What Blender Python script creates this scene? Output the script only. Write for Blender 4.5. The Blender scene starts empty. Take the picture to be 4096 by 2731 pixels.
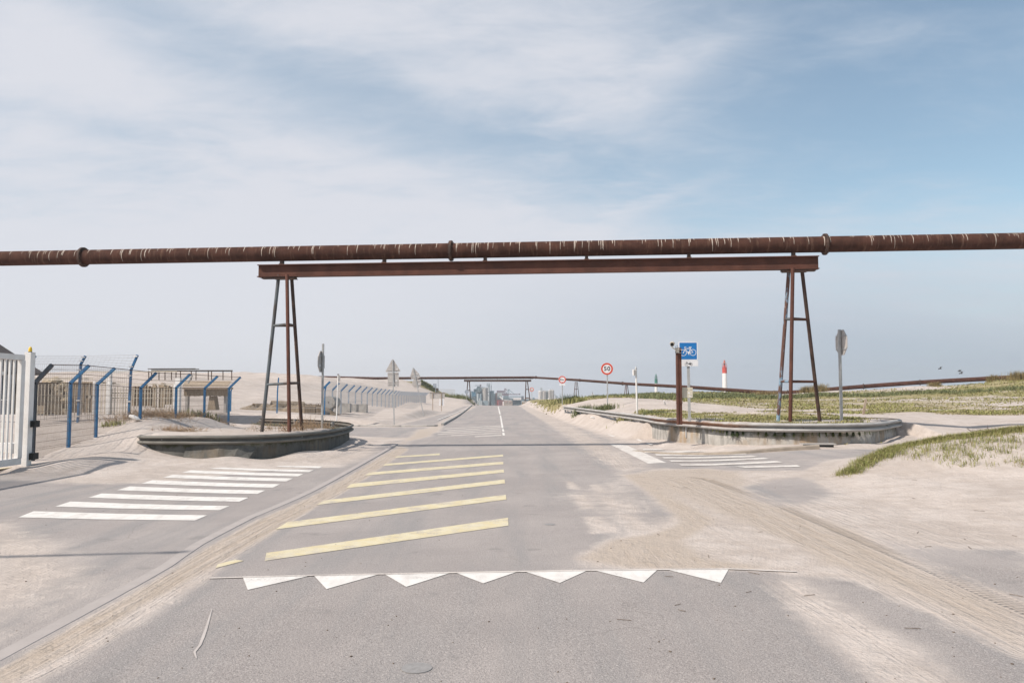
import bpy, math, random
import numpy as np
from mathutils import Vector, Matrix
random.seed(7)
rng = np.random.default_rng(7)
sc = bpy.context.scene
col = sc.collection
R = math.radians
# ------------------------------------------------------------------ camera
F, CX, CY, EYE = 3187.0, 2048.0, 1365.5, 1.75
TH = math.atan(214.0 / F)
cd = bpy.data.cameras.new('camera'); cam = bpy.data.objects.new('camera', cd); col.objects.link(cam)
cam.location = (0, 0, EYE); cam.rotation_euler = (R(90) + TH, 0, 0)
cd.sensor_width = 36; cd.lens = 36 * F / 4096; cd.clip_start = 0.1; cd.clip_end = 9000
sc.camera = cam
# ------------------------------------------------------------------ light
SUN_DIR = Vector((-0.74, -0.486, 1.0)).normalized()
SUN_ELEV = math.asin(SUN_DIR.z); SUN_AZ = math.atan2(SUN_DIR.x, SUN_DIR.y)
sd = bpy.data.lights.new('sun', 'SUN'); sun = bpy.data.objects.new('sun', sd); col.objects.link(sun)
sd.energy = 3.1; sd.angle = R(0.9); sd.color = (1.0, 0.915, 0.82)
sun.rotation_euler = SUN_DIR.to_track_quat('Z', 'Y').to_euler(); sun.location = (-20, -15, 30)
vs = sc.view_settings
vs.view_transform = 'Standard'; vs.look = 'None'; vs.exposure = 0.66; vs.gamma = 1.0; vs.use_curve_mapping = False
sc.cycles.max_bounces = 6; sc.cycles.diffuse_bounces = 3; sc.cycles.volume_bounces = 0; sc.cycles.transparent_max_bounces = 8

# ------------------------------------------------------------------ node helpers
def nn(nt, t, **kw):
    n = nt.nodes.new(t)
    for k, v in kw.items():
        if k.startswith('_'): setattr(n, k[1:], v)
        else:
            s = n.inputs[int(k[1:])] if k[0] == 'i' and k[1:].isdigit() else n.inputs[k.replace('__', ' ')]
            if isinstance(v, bpy.types.NodeSocket): nt.links.new(v, s)
            else: s.default_value = v
    return n
def mt(nt, op, a, b=None, c=None, clamp=False):
    n = nt.nodes.new('ShaderNodeMath'); n.operation = op; n.use_clamp = clamp
    for i, v in enumerate((a, b, c)):
        if v is None: continue
        if isinstance(v, bpy.types.NodeSocket): nt.links.new(v, n.inputs[i])
        else: n.inputs[i].default_value = v
    return n.outputs[0]
def c4(c): return (c[0], c[1], c[2], 1.0) if not isinstance(c, bpy.types.NodeSocket) else c
def mx(nt, fac, a, b, blend='MIX'):
    n = nt.nodes.new('ShaderNodeMix'); n.data_type = 'RGBA'; n.blend_type = blend; n.clamp_factor = True
    for s, v in ((n.inputs[0], fac), (n.inputs[6], c4(a)), (n.inputs[7], c4(b))):
        if isinstance(v, bpy.types.NodeSocket): nt.links.new(v, s)
        else: s.default_value = v
    return n.outputs[2]
def nz(nt, vec, scale, detail=4.0, rough=0.55, dist=0.0):
    n = nn(nt, 'ShaderNodeTexNoise', Scale=scale, Detail=detail, Roughness=rough, Distortion=dist)
    if vec is not None: nt.links.new(vec, n.inputs['Vector'])
    return n.outputs[0]
def rmp(nt, v, lo, hi, a=0.0, b=1.0):
    n = nt.nodes.new('ShaderNodeMapRange'); n.interpolation_type = 'SMOOTHSTEP'
    nt.links.new(v, n.inputs[0])
    for i, x in enumerate((lo, hi, a, b)): n.inputs[i + 1].default_value = x
    return n.outputs[0]
def vscale(nt, vec, s):
    n = nt.nodes.new('ShaderNodeVectorMath'); n.operation = 'MULTIPLY'
    nt.links.new(vec, n.inputs[0]); n.inputs[1].default_value = s
    return n.outputs[0]
def newmat(name):
    m = bpy.data.materials.new(name); m.use_nodes = True
    nt = m.node_tree; b = nt.nodes['Principled BSDF']
    return m, nt, b
def bumpto(nt, b, h, strength, dist=0.01):
    n = nn(nt, 'ShaderNodeBump', Strength=strength, Distance=dist, Height=h)
    nt.links.new(n.outputs[0], b.inputs['Normal'])

# ------------------------------------------------------------------ sky
w = bpy.data.worlds.new('World'); sc.world = w; w.use_nodes = True
nt = w.node_tree; bg = nt.nodes['Background']
sky = nn(nt, 'ShaderNodeTexSky', _sky_type='NISHITA', _sun_disc=False, _sun_elevation=SUN_ELEV, _sun_rotation=SUN_AZ,
         _altitude=0.0, _air_density=1.0, _dust_density=0.6, _ozone_density=2.0)
tc = nn(nt, 'ShaderNodeTexCoord'); g = tc.outputs['Generated']
sx = nn(nt, 'ShaderNodeSeparateXYZ', Vector=g)
X_, Y_, Z_ = sx.outputs
zz = mt(nt, 'MAXIMUM', Z_, 0.0)
den = mt(nt, 'ADD', zz, 0.16)
cx_ = mt(nt, 'DIVIDE', X_, den); cy_ = mt(nt, 'DIVIDE', Y_, den)
cv = nn(nt, 'ShaderNodeCombineXYZ', X=cx_, Y=mt(nt, 'MULTIPLY', cy_, 0.8), Z=0.0).outputs[0]
rotn = nn(nt, 'ShaderNodeMapping', Vector=cv); rotn.inputs['Rotation'].default_value = (0, 0, R(35)); rotn.inputs['Scale'].default_value = (0.55, 1.25, 1); rotn.inputs['Location'].default_value = (3.1, 1.7, 0.4)
cvr = rotn.outputs[0]
n1 = nz(nt, cvr, 0.95, 7.0, 0.52, 0.35)
n2 = nz(nt, rotn.outputs[0], 3.4, 7.0, 0.62, 0.5)
# where the bank of thin cloud lies: direction u = x/y (right), v = z/y (up)
yy = mt(nt, 'MAXIMUM', Y_, 0.08)
u_ = mt(nt, 'DIVIDE', X_, yy); v_ = mt(nt, 'DIVIDE', zz, yy)
wob = mt(nt, 'MULTIPLY_ADD', n2, 0.16, -0.08)
u_ = mt(nt, 'ADD', u_, wob); v_ = mt(nt, 'ADD', v_, mt(nt, 'MULTIPLY_ADD', n1, 0.12, -0.06))
def blob(cu, cv_, ru, rv, ang, amp):
    du = mt(nt, 'SUBTRACT', u_, cu); dv = mt(nt, 'SUBTRACT', v_, cv_)
    c, s = math.cos(R(ang)), math.sin(R(ang))
    a = mt(nt, 'ADD', mt(nt, 'MULTIPLY', du, c / ru), mt(nt, 'MULTIPLY', dv, s / ru))
    b = mt(nt, 'ADD', mt(nt, 'MULTIPLY', du, -s / rv), mt(nt, 'MULTIPLY', dv, c / rv))
    d2 = mt(nt, 'ADD', mt(nt, 'MULTIPLY', a, a), mt(nt, 'MULTIPLY', b, b))
    return mt(nt, 'MULTIPLY', mt(nt, 'POWER', 2.718, mt(nt, 'MULTIPLY', d2, -1.0)), amp)
s_ = mt(nt, 'SUBTRACT', mt(nt, 'ADD', v_, mt(nt, 'MULTIPLY', u_, 0.345)), 0.285)
cov = mt(nt, 'MULTIPLY', rmp(nt, s_, -0.06, 0.05, 1.0, 0.0), rmp(nt, u_, 0.05, 0.62, 0.34, 0.06))
cov = mt(nt, 'ADD', cov, mt(nt, 'MULTIPLY', rmp(nt, s_, 0.035, 0.12), rmp(nt, u_, 0.08, 0.42, 0.36, 0.0)))
cov = mt(nt, 'ADD', cov, rmp(nt, u_, -0.3, 0.5, 0.50, 0.24))
cov = mt(nt, 'ADD', cov, rmp(nt, v_, 0.04, 0.36, 0.62, 0.0))
for a in ((-0.60, 0.46, 0.13, 0.09, -30, 0.34), (-0.50, 0.355, 0.13, 0.022, -8, -0.26), (-0.42, 0.30, 0.16, 0.016, -4, -0.20), (-0.30, 0.33, 0.26, 0.045, -20, 0.16),
          (0.18, 0.41, 0.14, 0.03, 24, 0.26), (0.10, 0.46, 0.10, 0.03, 10, 0.14), (0.50, 0.47, 0.12, 0.02, 16, 0.16), (0.20, 0.255, 0.10, 0.014, 22, 0.22), (0.30, 0.19, 0.16, 0.016, 8, 0.18)):
    cov = mt(nt, 'ADD', cov, blob(*a))
cov = mt(nt, 'ADD', cov, mt(nt, 'MULTIPLY_ADD', n1, 0.36, -0.18))
cov = mt(nt, 'ADD', cov, mt(nt, 'MULTIPLY_ADD', n2, 0.95, -0.475))
cov = mt(nt, 'ADD', cov, mt(nt, 'MULTIPLY_ADD', nz(nt, rotn.outputs[0], 9.5, 6.0, 0.6, 0.6), 0.50, -0.25))
cmask = rmp(nt, mt(nt, 'SUBTRACT', cov, 0.16), 0.02, 1.0, 0.0, 1.0)
flo = mt(nt, 'MAXIMUM', rmp(nt, u_, -0.35, 0.55, 0.52, 0.10), rmp(nt, v_, 0.06, 0.30, 0.86, 0.0))
cmask = mt(nt, 'MULTIPLY_ADD', cmask, mt(nt, 'SUBTRACT', 0.95, flo), flo)
cloudc = mx(nt, rmp(nt, cov, 0.35, 1.15), (3.95, 4.40, 5.05), (4.95, 5.03, 5.42))
cloudc = mx(nt, mt(nt, 'MULTIPLY', rmp(nt, v_, 0.02, 0.24, 1.0, 0.0), rmp(nt, u_, -0.3, 0.5, 0.0, 0.85)), cloudc, (2.75, 3.25, 3.95))
skyc = mx(nt, 1.0, sky.outputs[0], (1.08, 1.06, .91), 'MULTIPLY')
nt.links.new(mx(nt, cmask, skyc, cloudc), bg.inputs['Color'])
bg.inputs['Strength'].default_value = 0.095

# ------------------------------------------------------------------ photograph pixels -> places (4096 px wide picture)
FW = Vector((0, math.cos(TH), math.sin(TH))); UP = Vector((0, -math.sin(TH), math.cos(TH)))
def ray(x, y): return FW * F + Vector((1, 0, 0)) * (x - CX) + UP * (CY - y)
def P(x, y, Y):
    d = ray(x, y); t = Y / d.y
    return Vector((d.x * t, Y, EYE + d.z * t))
def ss(a, b, x):
    t = np.clip((np.asarray(x, float) - a) / (b - a), 0, 1); return t * t * (3 - 2 * t)
def zr(X, Y):
    X = np.asarray(X, float); Y = np.asarray(Y, float)
    z = 0.012 * np.clip(X, -6, 9) * (1 - ss(60, 125, Y)) + 0.2 * ss(4, 8.5, X) * ss(11, 19, Y) * (1 - ss(50, 80, Y))
    d = (Y - 138) / 6.0
    return z - np.minimum(0.0165 * 6 * np.log1p(np.exp(np.clip(d, -30, 60))) * np.where(d > 60, d / 60, 1), 9.5)
def zrf(X, Y): return float(zr(X, Y))
def G(x, y):
    d = ray(x, y); z = 0.0
    for _ in range(14):
        t = (z - EYE) / d.z if d.z < -1e-6 else 1e3
        z = zrf(d.x * t, d.y * t)
    return Vector((d.x * t, d.y * t, z))
K = 4096 / 2352
def gv(pts): return [G(a * K, b * K) for a, b in pts]

# ------------------------------------------------------------------ mesh builder
ORG = {}
class MB:
    def __init__(s): s.v = []; s.f = []
    def add(s, vs_, fs):
        o = len(s.v); s.v += [tuple(p) for p in vs_]; s.f += [[i + o for i in f] for f in fs]; return s
    def frame_box(s, c, ax, ay, az):
        c = Vector(c); vs_ = [c + ax * i + ay * j + az * k for k in (-1, 1) for j in (-1, 1) for i in (-1, 1)]
        return s.add(vs_, [(0, 2, 3, 1), (4, 5, 7, 6), (0, 1, 5, 4), (2, 6, 7, 3), (0, 4, 6, 2), (1, 3, 7, 5)])
    def box(s, c, size, rz=0.0):
        ca, sa = math.cos(rz), math.sin(rz)
        return s.frame_box(c, Vector((ca, sa, 0)) * size[0] / 2, Vector((-sa, ca, 0)) * size[1] / 2, Vector((0, 0, size[2] / 2)))
    def bar(s, p0, p1, w, h=None, up=None):
        p0 = Vector(p0); p1 = Vector(p1); h = w if h is None else h
        d = (p1 - p0); L = d.length
        if L < 1e-6: return s
        d /= L; up = Vector(up) if up is not None else (Vector((0, 0, 1)) if abs(d.z) < 0.95 else Vector((0, 1, 0)))
        a = d.cross(up).normalized(); b = a.cross(d)
        return s.frame_box((p0 + p1) / 2, d * L / 2, a * w / 2, b * h / 2)
    def tube(s, pts, r, n=8, caps=True):
        pts = [Vector(p) for p in pts]; m = len(pts); rs = r if isinstance(r, (list, tuple)) else [r] * m
        ref = None; vs_ = []; fs = []
        for i, p in enumerate(pts):
            d = (pts[min(i + 1, m - 1)] - pts[max(i - 1, 0)]).normalized()
            if ref is None: ref = d.cross(Vector((0, 0, 1)) if abs(d.z) < 0.9 else Vector((0, 1, 0))).normalized()
            a = (ref - d * ref.dot(d)).normalized(); ref = a; b = d.cross(a)
            for k in range(n):
                t = 2 * math.pi * (k + 0.5) / n; vs_.append(p + (a * math.cos(t) + b * math.sin(t)) * rs[i])
        for i in range(m - 1):
            for k in range(n):
                k2 = (k + 1) % n; fs.append((i * n + k, i * n + k2, (i + 1) * n + k2, (i + 1) * n + k))
        if caps: fs += [list(range(n))[::-1], [(m - 1) * n + k for k in range(n)]]
        return s.add(vs_, fs)
    def wire(s, p0, p1, r): return s.tube([p0, p1], r, 3, False)
    def prism(s, poly, c, u, v, n, t0, t1):
        c = Vector(c); m = len(poly)
        vs_ = [c + u * a + v * b + n * t for t in (t0, t1) for a, b in poly]
        fs = [list(range(m))[::-1], [m + i for i in range(m)]] + [(i, (i + 1) % m, m + (i + 1) % m, m + i) for i in range(m)]
        return s.add(vs_, fs)
    def ring(s, r0, r1, c, u, v, n, t0, t1, k=32):
        c = Vector(c); vs_ = []; fs = []
        for i in range(k):
            a = 2 * math.pi * i / k; e = u * math.cos(a) + v * math.sin(a)
            vs_ += [c + e * r0 + n * t0, c + e * r1 + n * t0, c + e * r1 + n * t1, c + e * r0 + n * t1]
        for i in range(k):
            j = (i + 1) % k
            for q in range(4): fs.append((4 * i + q, 4 * j + q, 4 * j + (q + 1) % 4, 4 * i + (q + 1) % 4))
        return s.add(vs_, fs)
    def rev(s, prof, c, n=16):
        c = Vector(c); m = len(prof); vs_ = []; fs = []
        for r, z in prof:
            for k in range(n):
                t = 2 * math.pi * k / n; vs_.append(c + Vector((r * math.cos(t), r * math.sin(t), z)))
        for i in range(m - 1):
            for k in range(n):
                k2 = (k + 1) % n; fs.append((i * n + k, i * n + k2, (i + 1) * n + k2, (i + 1) * n + k))
        fs += [list(range(n))[::-1], [(m - 1) * n + k for k in range(n)]]
        return s.add(vs_, fs)
    def ball(s, c, r, n=10, m=7, rot=None):
        c = Vector(c); vs_ = []; fs = []
        for i in range(m + 1):
            a = math.pi * i / m
            for k in range(n):
                t = 2 * math.pi * k / n
                q = Vector((r[0] * math.sin(a) * math.cos(t), r[1] * math.sin(a) * math.sin(t), r[2] * math.cos(a)))
                if rot is not None: q = rot @ q
                vs_.append(c + q)
        for i in range(m):
            for k in range(n):
                k2 = (k + 1) % n; fs.append((i * n + k, (i + 1) * n + k, (i + 1) * n + k2, i * n + k2))
        return s.add(vs_, fs)
    def quad(s, a, b, c, d): return s.add([a, b, c, d], [(0, 1, 2, 3)])
    def build(s, name, m, parent=None, loc=None, smooth=False):
        org = ORG[parent.name] if parent is not None else Vector(loc if loc is not None else (0, 0, 0))
        me = bpy.data.meshes.new(name)
        me.from_pydata([(p[0] - org.x, p[1] - org.y, p[2] - org.z) for p in s.v], [], s.f)
        me.materials.append(m)
        if smooth:
            me.polygons.foreach_set('use_smooth', [True] * len(me.polygons)); me.set_sharp_from_angle(angle=R(40))
        me.update()
        o = bpy.data.objects.new(name, me); col.objects.link(o)
        if parent is not None: o.parent = parent
        else: o.location = org
        ORG[o.name] = org
        return o
def npmesh(name, V, Fc, m, attrs=None, smooth=True):
    me = bpy.data.meshes.new(name); V = np.asarray(V, np.float32); Fc = np.asarray(Fc, np.int32); k = Fc.shape[1]
    me.vertices.add(len(V)); me.vertices.foreach_set('co', V.ravel())
    me.loops.add(Fc.size); me.loops.foreach_set('vertex_index', Fc.ravel())
    me.polygons.add(len(Fc)); me.polygons.foreach_set('loop_start', np.arange(0, Fc.size, k, dtype=np.int32))
    me.polygons.foreach_set('use_smooth', np.full(len(Fc), smooth))
    me.update(calc_edges=True); me.validate()
    for n_, a in (attrs or {}).items():
        a = np.asarray(a, np.float32)
        if a.ndim == 1: me.attributes.new(n_, 'FLOAT', 'POINT').data.foreach_set('value', a)
        else: me.attributes.new(n_, 'FLOAT_VECTOR', 'POINT').data.foreach_set('vector', a.ravel())
    me.materials.append(m)
    o = bpy.data.objects.new(name, me); col.objects.link(o); ORG[o.name] = Vector((0, 0, 0))
    return o
def tag(o, label=None, cat=None, group=None, kind=None):
    if label: o['label'] = label
    if cat: o['category'] = cat
    if group: o['group'] = group
    if kind: o['kind'] = kind
    return o
def empty(name, loc, label=None, cat=None, group=None):
    o = bpy.data.objects.new(name, None); col.objects.link(o); o.location = Vector(loc); o.empty_display_size = 0.3
    ORG[o.name] = Vector(loc); tag(o, label, cat, group); return o
def copy_tree(o, parent=None, shift=None):
    c = o.copy(); col.objects.link(c)
    if parent is not None: c.parent = parent
    ORG[c.name] = Vector(ORG[o.name])
    for ch in list(o.children): copy_tree(ch, c)
    if shift is not None:
        c.location = Vector(o.location) + Vector(shift); ORG[c.name] = Vector(c.location)
    return c
def catmull(pts, step):
    pts = [Vector(p) for p in pts]; out = []
    for i in range(len(pts) - 1):
        p0, p1, p2, p3 = pts[max(i - 1, 0)], pts[i], pts[i + 1], pts[min(i + 2, len(pts) - 1)]
        k = max(2, int((p2 - p1).length / step))
        for j in range(k):
            t = j / k
            out.append(0.5 * ((2 * p1) + (p2 - p0) * t + (2 * p0 - 5 * p1 + 4 * p2 - p3) * t * t + (3 * p1 - p0 - 3 * p2 + p3) * t ** 3))
    return out + [pts[-1]]
def circ(r, k=32, a0=0.0): return [(r * math.cos(a0 + 2 * math.pi * i / k), r * math.sin(a0 + 2 * math.pi * i / k)) for i in range(k)]
def rrect(w_, h_, r, k=4):
    out = []
    for cx0, cy0, a in ((w_/2 - r, h_/2 - r, 0), (-w_/2 + r, h_/2 - r, 90), (-w_/2 + r, -h_/2 + r, 180), (w_/2 - r, -h_/2 + r, 270)):
        for i in range(k + 1): t = R(a + 90 * i / k); out.append((cx0 + r * math.cos(t), cy0 + r * math.sin(t)))
    return out
def text_into(mb, txt, size, c, u, v, n, t0, t1, bold=0.0, sx_=1.0):
    cu = bpy.data.curves.new('lettering', 'FONT'); cu.body = txt; cu.size = size; cu.align_x = 'CENTER'; cu.align_y = 'CENTER'; cu.offset = bold
    cu.extrude = 0.5; cu.resolution_u = 4
    o = bpy.data.objects.new('lettering', cu); col.objects.link(o)
    dg = bpy.context.evaluated_depsgraph_get(); dg.update()
    me = bpy.data.meshes.new_from_object(o.evaluated_get(dg))
    c = Vector(c); vs_ = [c + u * (p.co.x * sx_) + v * p.co.y + n * (t0 if p.co.z < 0 else t1) for p in me.vertices]
    mb.add(vs_, [list(p.vertices) for p in me.polygons])
    bpy.data.objects.remove(o); bpy.data.meshes.remove(me); bpy.data.curves.remove(cu)

# ------------------------------------------------------------------ materials
def mk(name, c1, c2=None, scale=6.0, rough=0.7, bump=0.0, metal=0.0, c3=None, s3=25.0, t3=0.6, spec=0.4, stretch=(1, 1, 1), lo=0.35, hi=0.65):
    m, nt, b = newmat(name)
    tcx = nn(nt, 'ShaderNodeTexCoord').outputs['Object']
    vec = vscale(nt, tcx, stretch)
    n = nz(nt, vec, scale, 6.0, 0.6)
    cc = mx(nt, rmp(nt, n, lo, hi), c1, c2 if c2 else c1)
    if c3: cc = mx(nt, rmp(nt, nz(nt, vec, s3, 5.0, 0.65), t3, t3 + 0.14), cc, c3)
    nt.links.new(cc, b.inputs['Base Color'])
    b.inputs['Roughness'].default_value = rough; b.inputs['Metallic'].default_value = metal; b.inputs['Specular IOR Level'].default_value = spec
    if bump: bumpto(nt, b, nz(nt, vec, scale * 6, 6.0, 0.65), bump, 0.01)
    return m
M = {}
M['rust'] = mk('rusty_steel', (0.075, 0.031, 0.021), (0.12, 0.052, 0.033), 3.0, 0.85, 0.5, c3=(0.055, 0.022, 0.015), s3=14, t3=0.58)
M['rustred'] = mk('red_rust', (0.080, 0.032, 0.021), (0.118, 0.046, 0.030), 2.0, 0.85, 0.4, c3=(0.08, 0.03, 0.02), s3=20, t3=0.56)
M['rustdark'] = mk('dark_rust', (0.045, 0.028, 0.022), (0.09, 0.05, 0.036), 4.0, 0.8, 0.4, c3=(0.16, 0.09, 0.05), s3=18, t3=0.64)
M['peelblue'] = mk('peeling_blue_paint', (0.22, 0.34, 0.44), (0.12, 0.06, 0.045), 3.5, 0.7, 0.4, c3=(0.52, 0.50, 0.47), s3=9, t3=0.60, stretch=(1, 1, 0.45), lo=0.42, hi=0.52)
M['slate'] = mk('weathered_grey_blue_paint', (0.105, 0.122, 0.132), (0.07, 0.055, 0.048), 3.0, 0.6, 0.3, stretch=(1, 1, 0.4), lo=0.4, hi=0.62)
M['galv'] = mk('galvanised_steel', (0.36, 0.36, 0.355), (0.45, 0.45, 0.445), 7.0, 0.6, 0.1, 0.25, c3=(0.28, 0.27, 0.25), s3=30, t3=0.62)
M['signback'] = mk('bare_aluminium_sign_back', (0.42, 0.39, 0.37), (0.50, 0.47, 0.44), 5.0, 0.65, 0.05, 0.1, c3=(0.33, 0.30, 0.27), s3=16, t3=0.62)
M['white'] = mk('white_paint', (0.78, 0.76, 0.74), (0.70, 0.67, 0.64), 3.0, 0.55, c3=(0.5, 0.46, 0.42), s3=12, t3=0.68)
M['cream'] = mk('cream_paint', (0.62, 0.56, 0.47), (0.52, 0.46, 0.37), 4.0, 0.65, c3=(0.38, 0.28, 0.19), s3=11, t3=0.64)
M['creambox'] = mk('cream_plastic', (0.60, 0.55, 0.44), (0.54, 0.49, 0.39), 5.0, 0.55)
M['blue'] = mk('blue_powder_coat', (0.020, 0.105, 0.24), (0.028, 0.14, 0.29), 5.0, 0.5, c3=(0.10, 0.19, 0.29), s3=14, t3=0.66)
M['bluegrey'] = mk('faded_blue_grey_paint', (0.26, 0.30, 0.36), (0.33, 0.36, 0.40), 5.0, 0.6)
M['blackpost'] = mk('dark_navy_paint', (0.012, 0.018, 0.026), (0.02, 0.03, 0.045), 5.0, 0.45)
M['black'] = mk('black_rubber', (0.012, 0.012, 0.012), (0.02, 0.02, 0.02), 9.0, 0.6)
M['yellow'] = mk('yellow_plastic', (0.78, 0.50, 0.04), (0.72, 0.45, 0.03), 6.0, 0.35)
M['wire'] = mk('brown_grey_wire', (0.30, 0.245, 0.205), (0.22, 0.17, 0.14), 8.0, 0.7)
M['wirelight'] = mk('pale_zinc_wire', (0.55, 0.53, 0.52), (0.45, 0.43, 0.42), 8.0, 0.6)
M['wood'] = mk('bleached_timber', (0.40, 0.33, 0.26), (0.28, 0.20, 0.14), 6.0, 0.85, 0.4, stretch=(6, 6, 0.5))
M['brown'] = mk('dark_brown_timber', (0.31, 0.235, 0.165), (0.43, 0.345, 0.255), 7.0, 0.9, 0.4, stretch=(3, 3, 0.5), c3=(0.06, 0.04, 0.03), s3=10, t3=0.58)
M['brown2'] = mk('dark_grit', (0.11, 0.08, 0.06), (0.20, 0.16, 0.125), 30.0, 0.9)
M['darkbox'] = mk('dark_grey_sheet', (0.06, 0.055, 0.05), (0.11, 0.09, 0.075), 5.0, 0.8)
M['roof'] = mk('slate_roof', (0.085, 0.07, 0.065), (0.13, 0.105, 0.095), 9.0, 0.8, 0.3)
M['render'] = mk('grey_render', (0.42, 0.40, 0.39), (0.50, 0.48, 0.47), 3.0, 0.85)
M['glass'] = mk('dark_glass', (0.04, 0.05, 0.06), (0.06, 0.07, 0.08), 2.0, 0.15)
M['red'] = mk('red_sign_paint', (0.60, 0.075, 0.035), (0.55, 0.06, 0.03), 6.0, 0.45)
M['signwhite'] = mk('white_sign_sheet', (0.74, 0.73, 0.74), (0.70, 0.69, 0.70), 6.0, 0.45)
M['signblue'] = mk('blue_sign_sheet', (0.008, 0.145, 0.42), (0.012, 0.165, 0.45), 4.0, 0.45, c3=(0.10, 0.28, 0.50), s3=26, t3=0.72)
M['ink'] = mk('black_ink', (0.015, 0.015, 0.017), (0.02, 0.02, 0.022), 6.0, 0.5)
M['inkgrey'] = mk('faded_ink', (0.20, 0.20, 0.20), (0.3, 0.3, 0.3), 6.0, 0.5)
M['lightred'] = mk('lighthouse_red', (0.55, 0.055, 0.03), (0.50, 0.06, 0.035), 0.8, 0.5)
M['lightsalmon'] = mk('faded_red_roof', (0.50, 0.16, 0.11), (0.44, 0.13, 0.09), 0.8, 0.6)
M['lightgreen'] = mk('lighthouse_green', (0.008, 0.16, 0.105), (0.012, 0.13, 0.085), 0.8, 0.5)
M['lightwhite'] = mk('lighthouse_white', (0.80, 0.77, 0.74), (0.72, 0.69, 0.66), 0.6, 0.7)
M['soil'] = mk('dark_earth', (0.16, 0.12, 0.08), (0.26, 0.20, 0.14), 4.0, 0.95, 0.8)
M['rock'] = mk('brown_rubble', (0.34, 0.265, 0.18), (0.48, 0.40, 0.29), 2.5, 0.95, 0.9, c3=(0.17, 0.13, 0.085), s3=5, t3=0.58)
M['conc'] = mk('old_concrete', (0.33, 0.31, 0.29), (0.42, 0.40, 0.375), 3.0, 0.9, 0.4)
def leafmat(name, ca, cb, cc=None):
    m, nt, b = newmat(name)
    p = nn(nt, 'ShaderNodeNewGeometry')
    n = nz(nt, p.outputs['Position'], 0.9, 3.0, 0.6)
    n_2 = nz(nt, p.outputs['Position'], 14.0, 2.0, 0.6)
    c_ = mx(nt, rmp(nt, n, 0.35, 0.65), ca, cb)
    if cc: c_ = mx(nt, rmp(nt, n_2, 0.45, 0.62), c_, cc)
    nt.links.new(c_, b.inputs['Base Color']); b.inputs['Roughness'].default_value = 0.75; b.inputs['Specular IOR Level'].default_value = 0.2
    return m
M['grass'] = leafmat('fresh_grass', (0.215, 0.235, 0.065), (0.28, 0.28, 0.10), (0.34, 0.30, 0.15))
M['marram'] = leafmat('marram_grass', (0.10, 0.135, 0.06), (0.16, 0.18, 0.075), (0.23, 0.21, 0.11))
M['turf'] = leafmat('short_turf', (0.19, 0.18, 0.07), (0.25, 0.22, 0.11), (0.30, 0.25, 0.15))
M['dry'] = leafmat('dry_stalks', (0.36, 0.25, 0.16), (0.43, 0.32, 0.215), (0.25, 0.155, 0.09))
M['straw'] = leafmat('straw_grass', (0.34, 0.26, 0.13), (0.28, 0.21, 0.09), (0.15, 0.13, 0.05))
M['bushdark'] = leafmat('dark_bush', (0.035, 0.055, 0.022), (0.06, 0.085, 0.03), (0.09, 0.11, 0.04))
M['moss'] = leafmat('moss', (0.045, 0.06, 0.018), (0.09, 0.10, 0.03))
M['brush'] = leafmat('brushwood', (0.10, 0.05, 0.035), (0.06, 0.09, 0.03))
M['gull'] = mk('white_feathers', (0.78, 0.77, 0.76), (0.70, 0.69, 0.68), 20.0, 0.7)
M['bird'] = mk('dark_feathers', (0.03, 0.03, 0.032), (0.05, 0.05, 0.05), 20.0, 0.7)
# ------------------------------------------------------------------ ground material (asphalt under blown sand)
def at(nt, n): return nn(nt, 'ShaderNodeAttribute', _attribute_name=n)
m, nt, b = newmat('asphalt_and_sand'); M['ground'] = m
pos = nn(nt, 'ShaderNodeNewGeometry').outputs['Position']
sand_a, tan_a, grass_a = (at(nt, k).outputs['Fac'] for k in ('sand', 'tan', 'grass'))
trk = nn(nt, 'ShaderNodeSeparateXYZ', Vector=at(nt, 'trk').outputs['Vector']).outputs
tv = nn(nt, 'ShaderNodeCombineXYZ', X=mt(nt, 'MULTIPLY', trk[0], 9.0), Y=mt(nt, 'MULTIPLY', trk[1], 0.55), Z=0.0).outputs[0]
streak0 = nz(nt, tv, 1.3, 5.0, 0.65)
streak = mt(nt, 'ADD', 0.5, mt(nt, 'MULTIPLY', mt(nt, 'SUBTRACT', streak0, 0.5), trk[2]))
big = nz(nt, pos, 0.55, 6.0, 0.6); mid = nz(nt, pos, 3.2, 6.0, 0.62); fine = nz(nt, pos, 26.0, 4.0, 0.65); grit = nz(nt, pos, 115.0, 2.0, 0.6)
streakw = mt(nt, 'SUBTRACT', streak, 0.5)
cover = mt(nt, 'ADD', sand_a, mt(nt, 'MULTIPLY_ADD', mid, 0.7, -0.35))
cover = mt(nt, 'ADD', cover, mt(nt, 'MULTIPLY_ADD', big, 0.7, -0.35))
cover = mt(nt, 'ADD', cover, mt(nt, 'MULTIPLY_ADD', fine, 0.35, -0.175))
cover = mt(nt, 'ADD', cover, mt(nt, 'MULTIPLY', streakw, 0.9))
smask = rmp(nt, cover, 0.22, 0.82)
worn = rmp(nt, nz(nt, pos, 0.35, 5.0, 0.65), 0.35, 0.68)
asp = mx(nt, worn, (0.335, 0.303, 0.290), (0.405, 0.366, 0.347))
asp = mx(nt, rmp(nt, nz(nt, vscale(nt, pos, (1.6, 0.16, 1)), 1.0, 4.0, 0.6), 0.42, 0.72), asp, (0.300, 0.285, 0.280))
tdist = mt(nt, 'ABSOLUTE', mt(nt, 'SUBTRACT', trk[0], 0.62))
tread = mt(nt, 'MULTIPLY', mt(nt, 'MULTIPLY', rmp(nt, tdist, .07, .13, 1.0, 0.0), trk[2]), rmp(nt, mt(nt, 'SINE', mt(nt, 'ADD', mt(nt, 'MULTIPLY', trk[1], 88.0), mt(nt, 'MULTIPLY', trk[0], 30.0))), -.2, .5))
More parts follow.
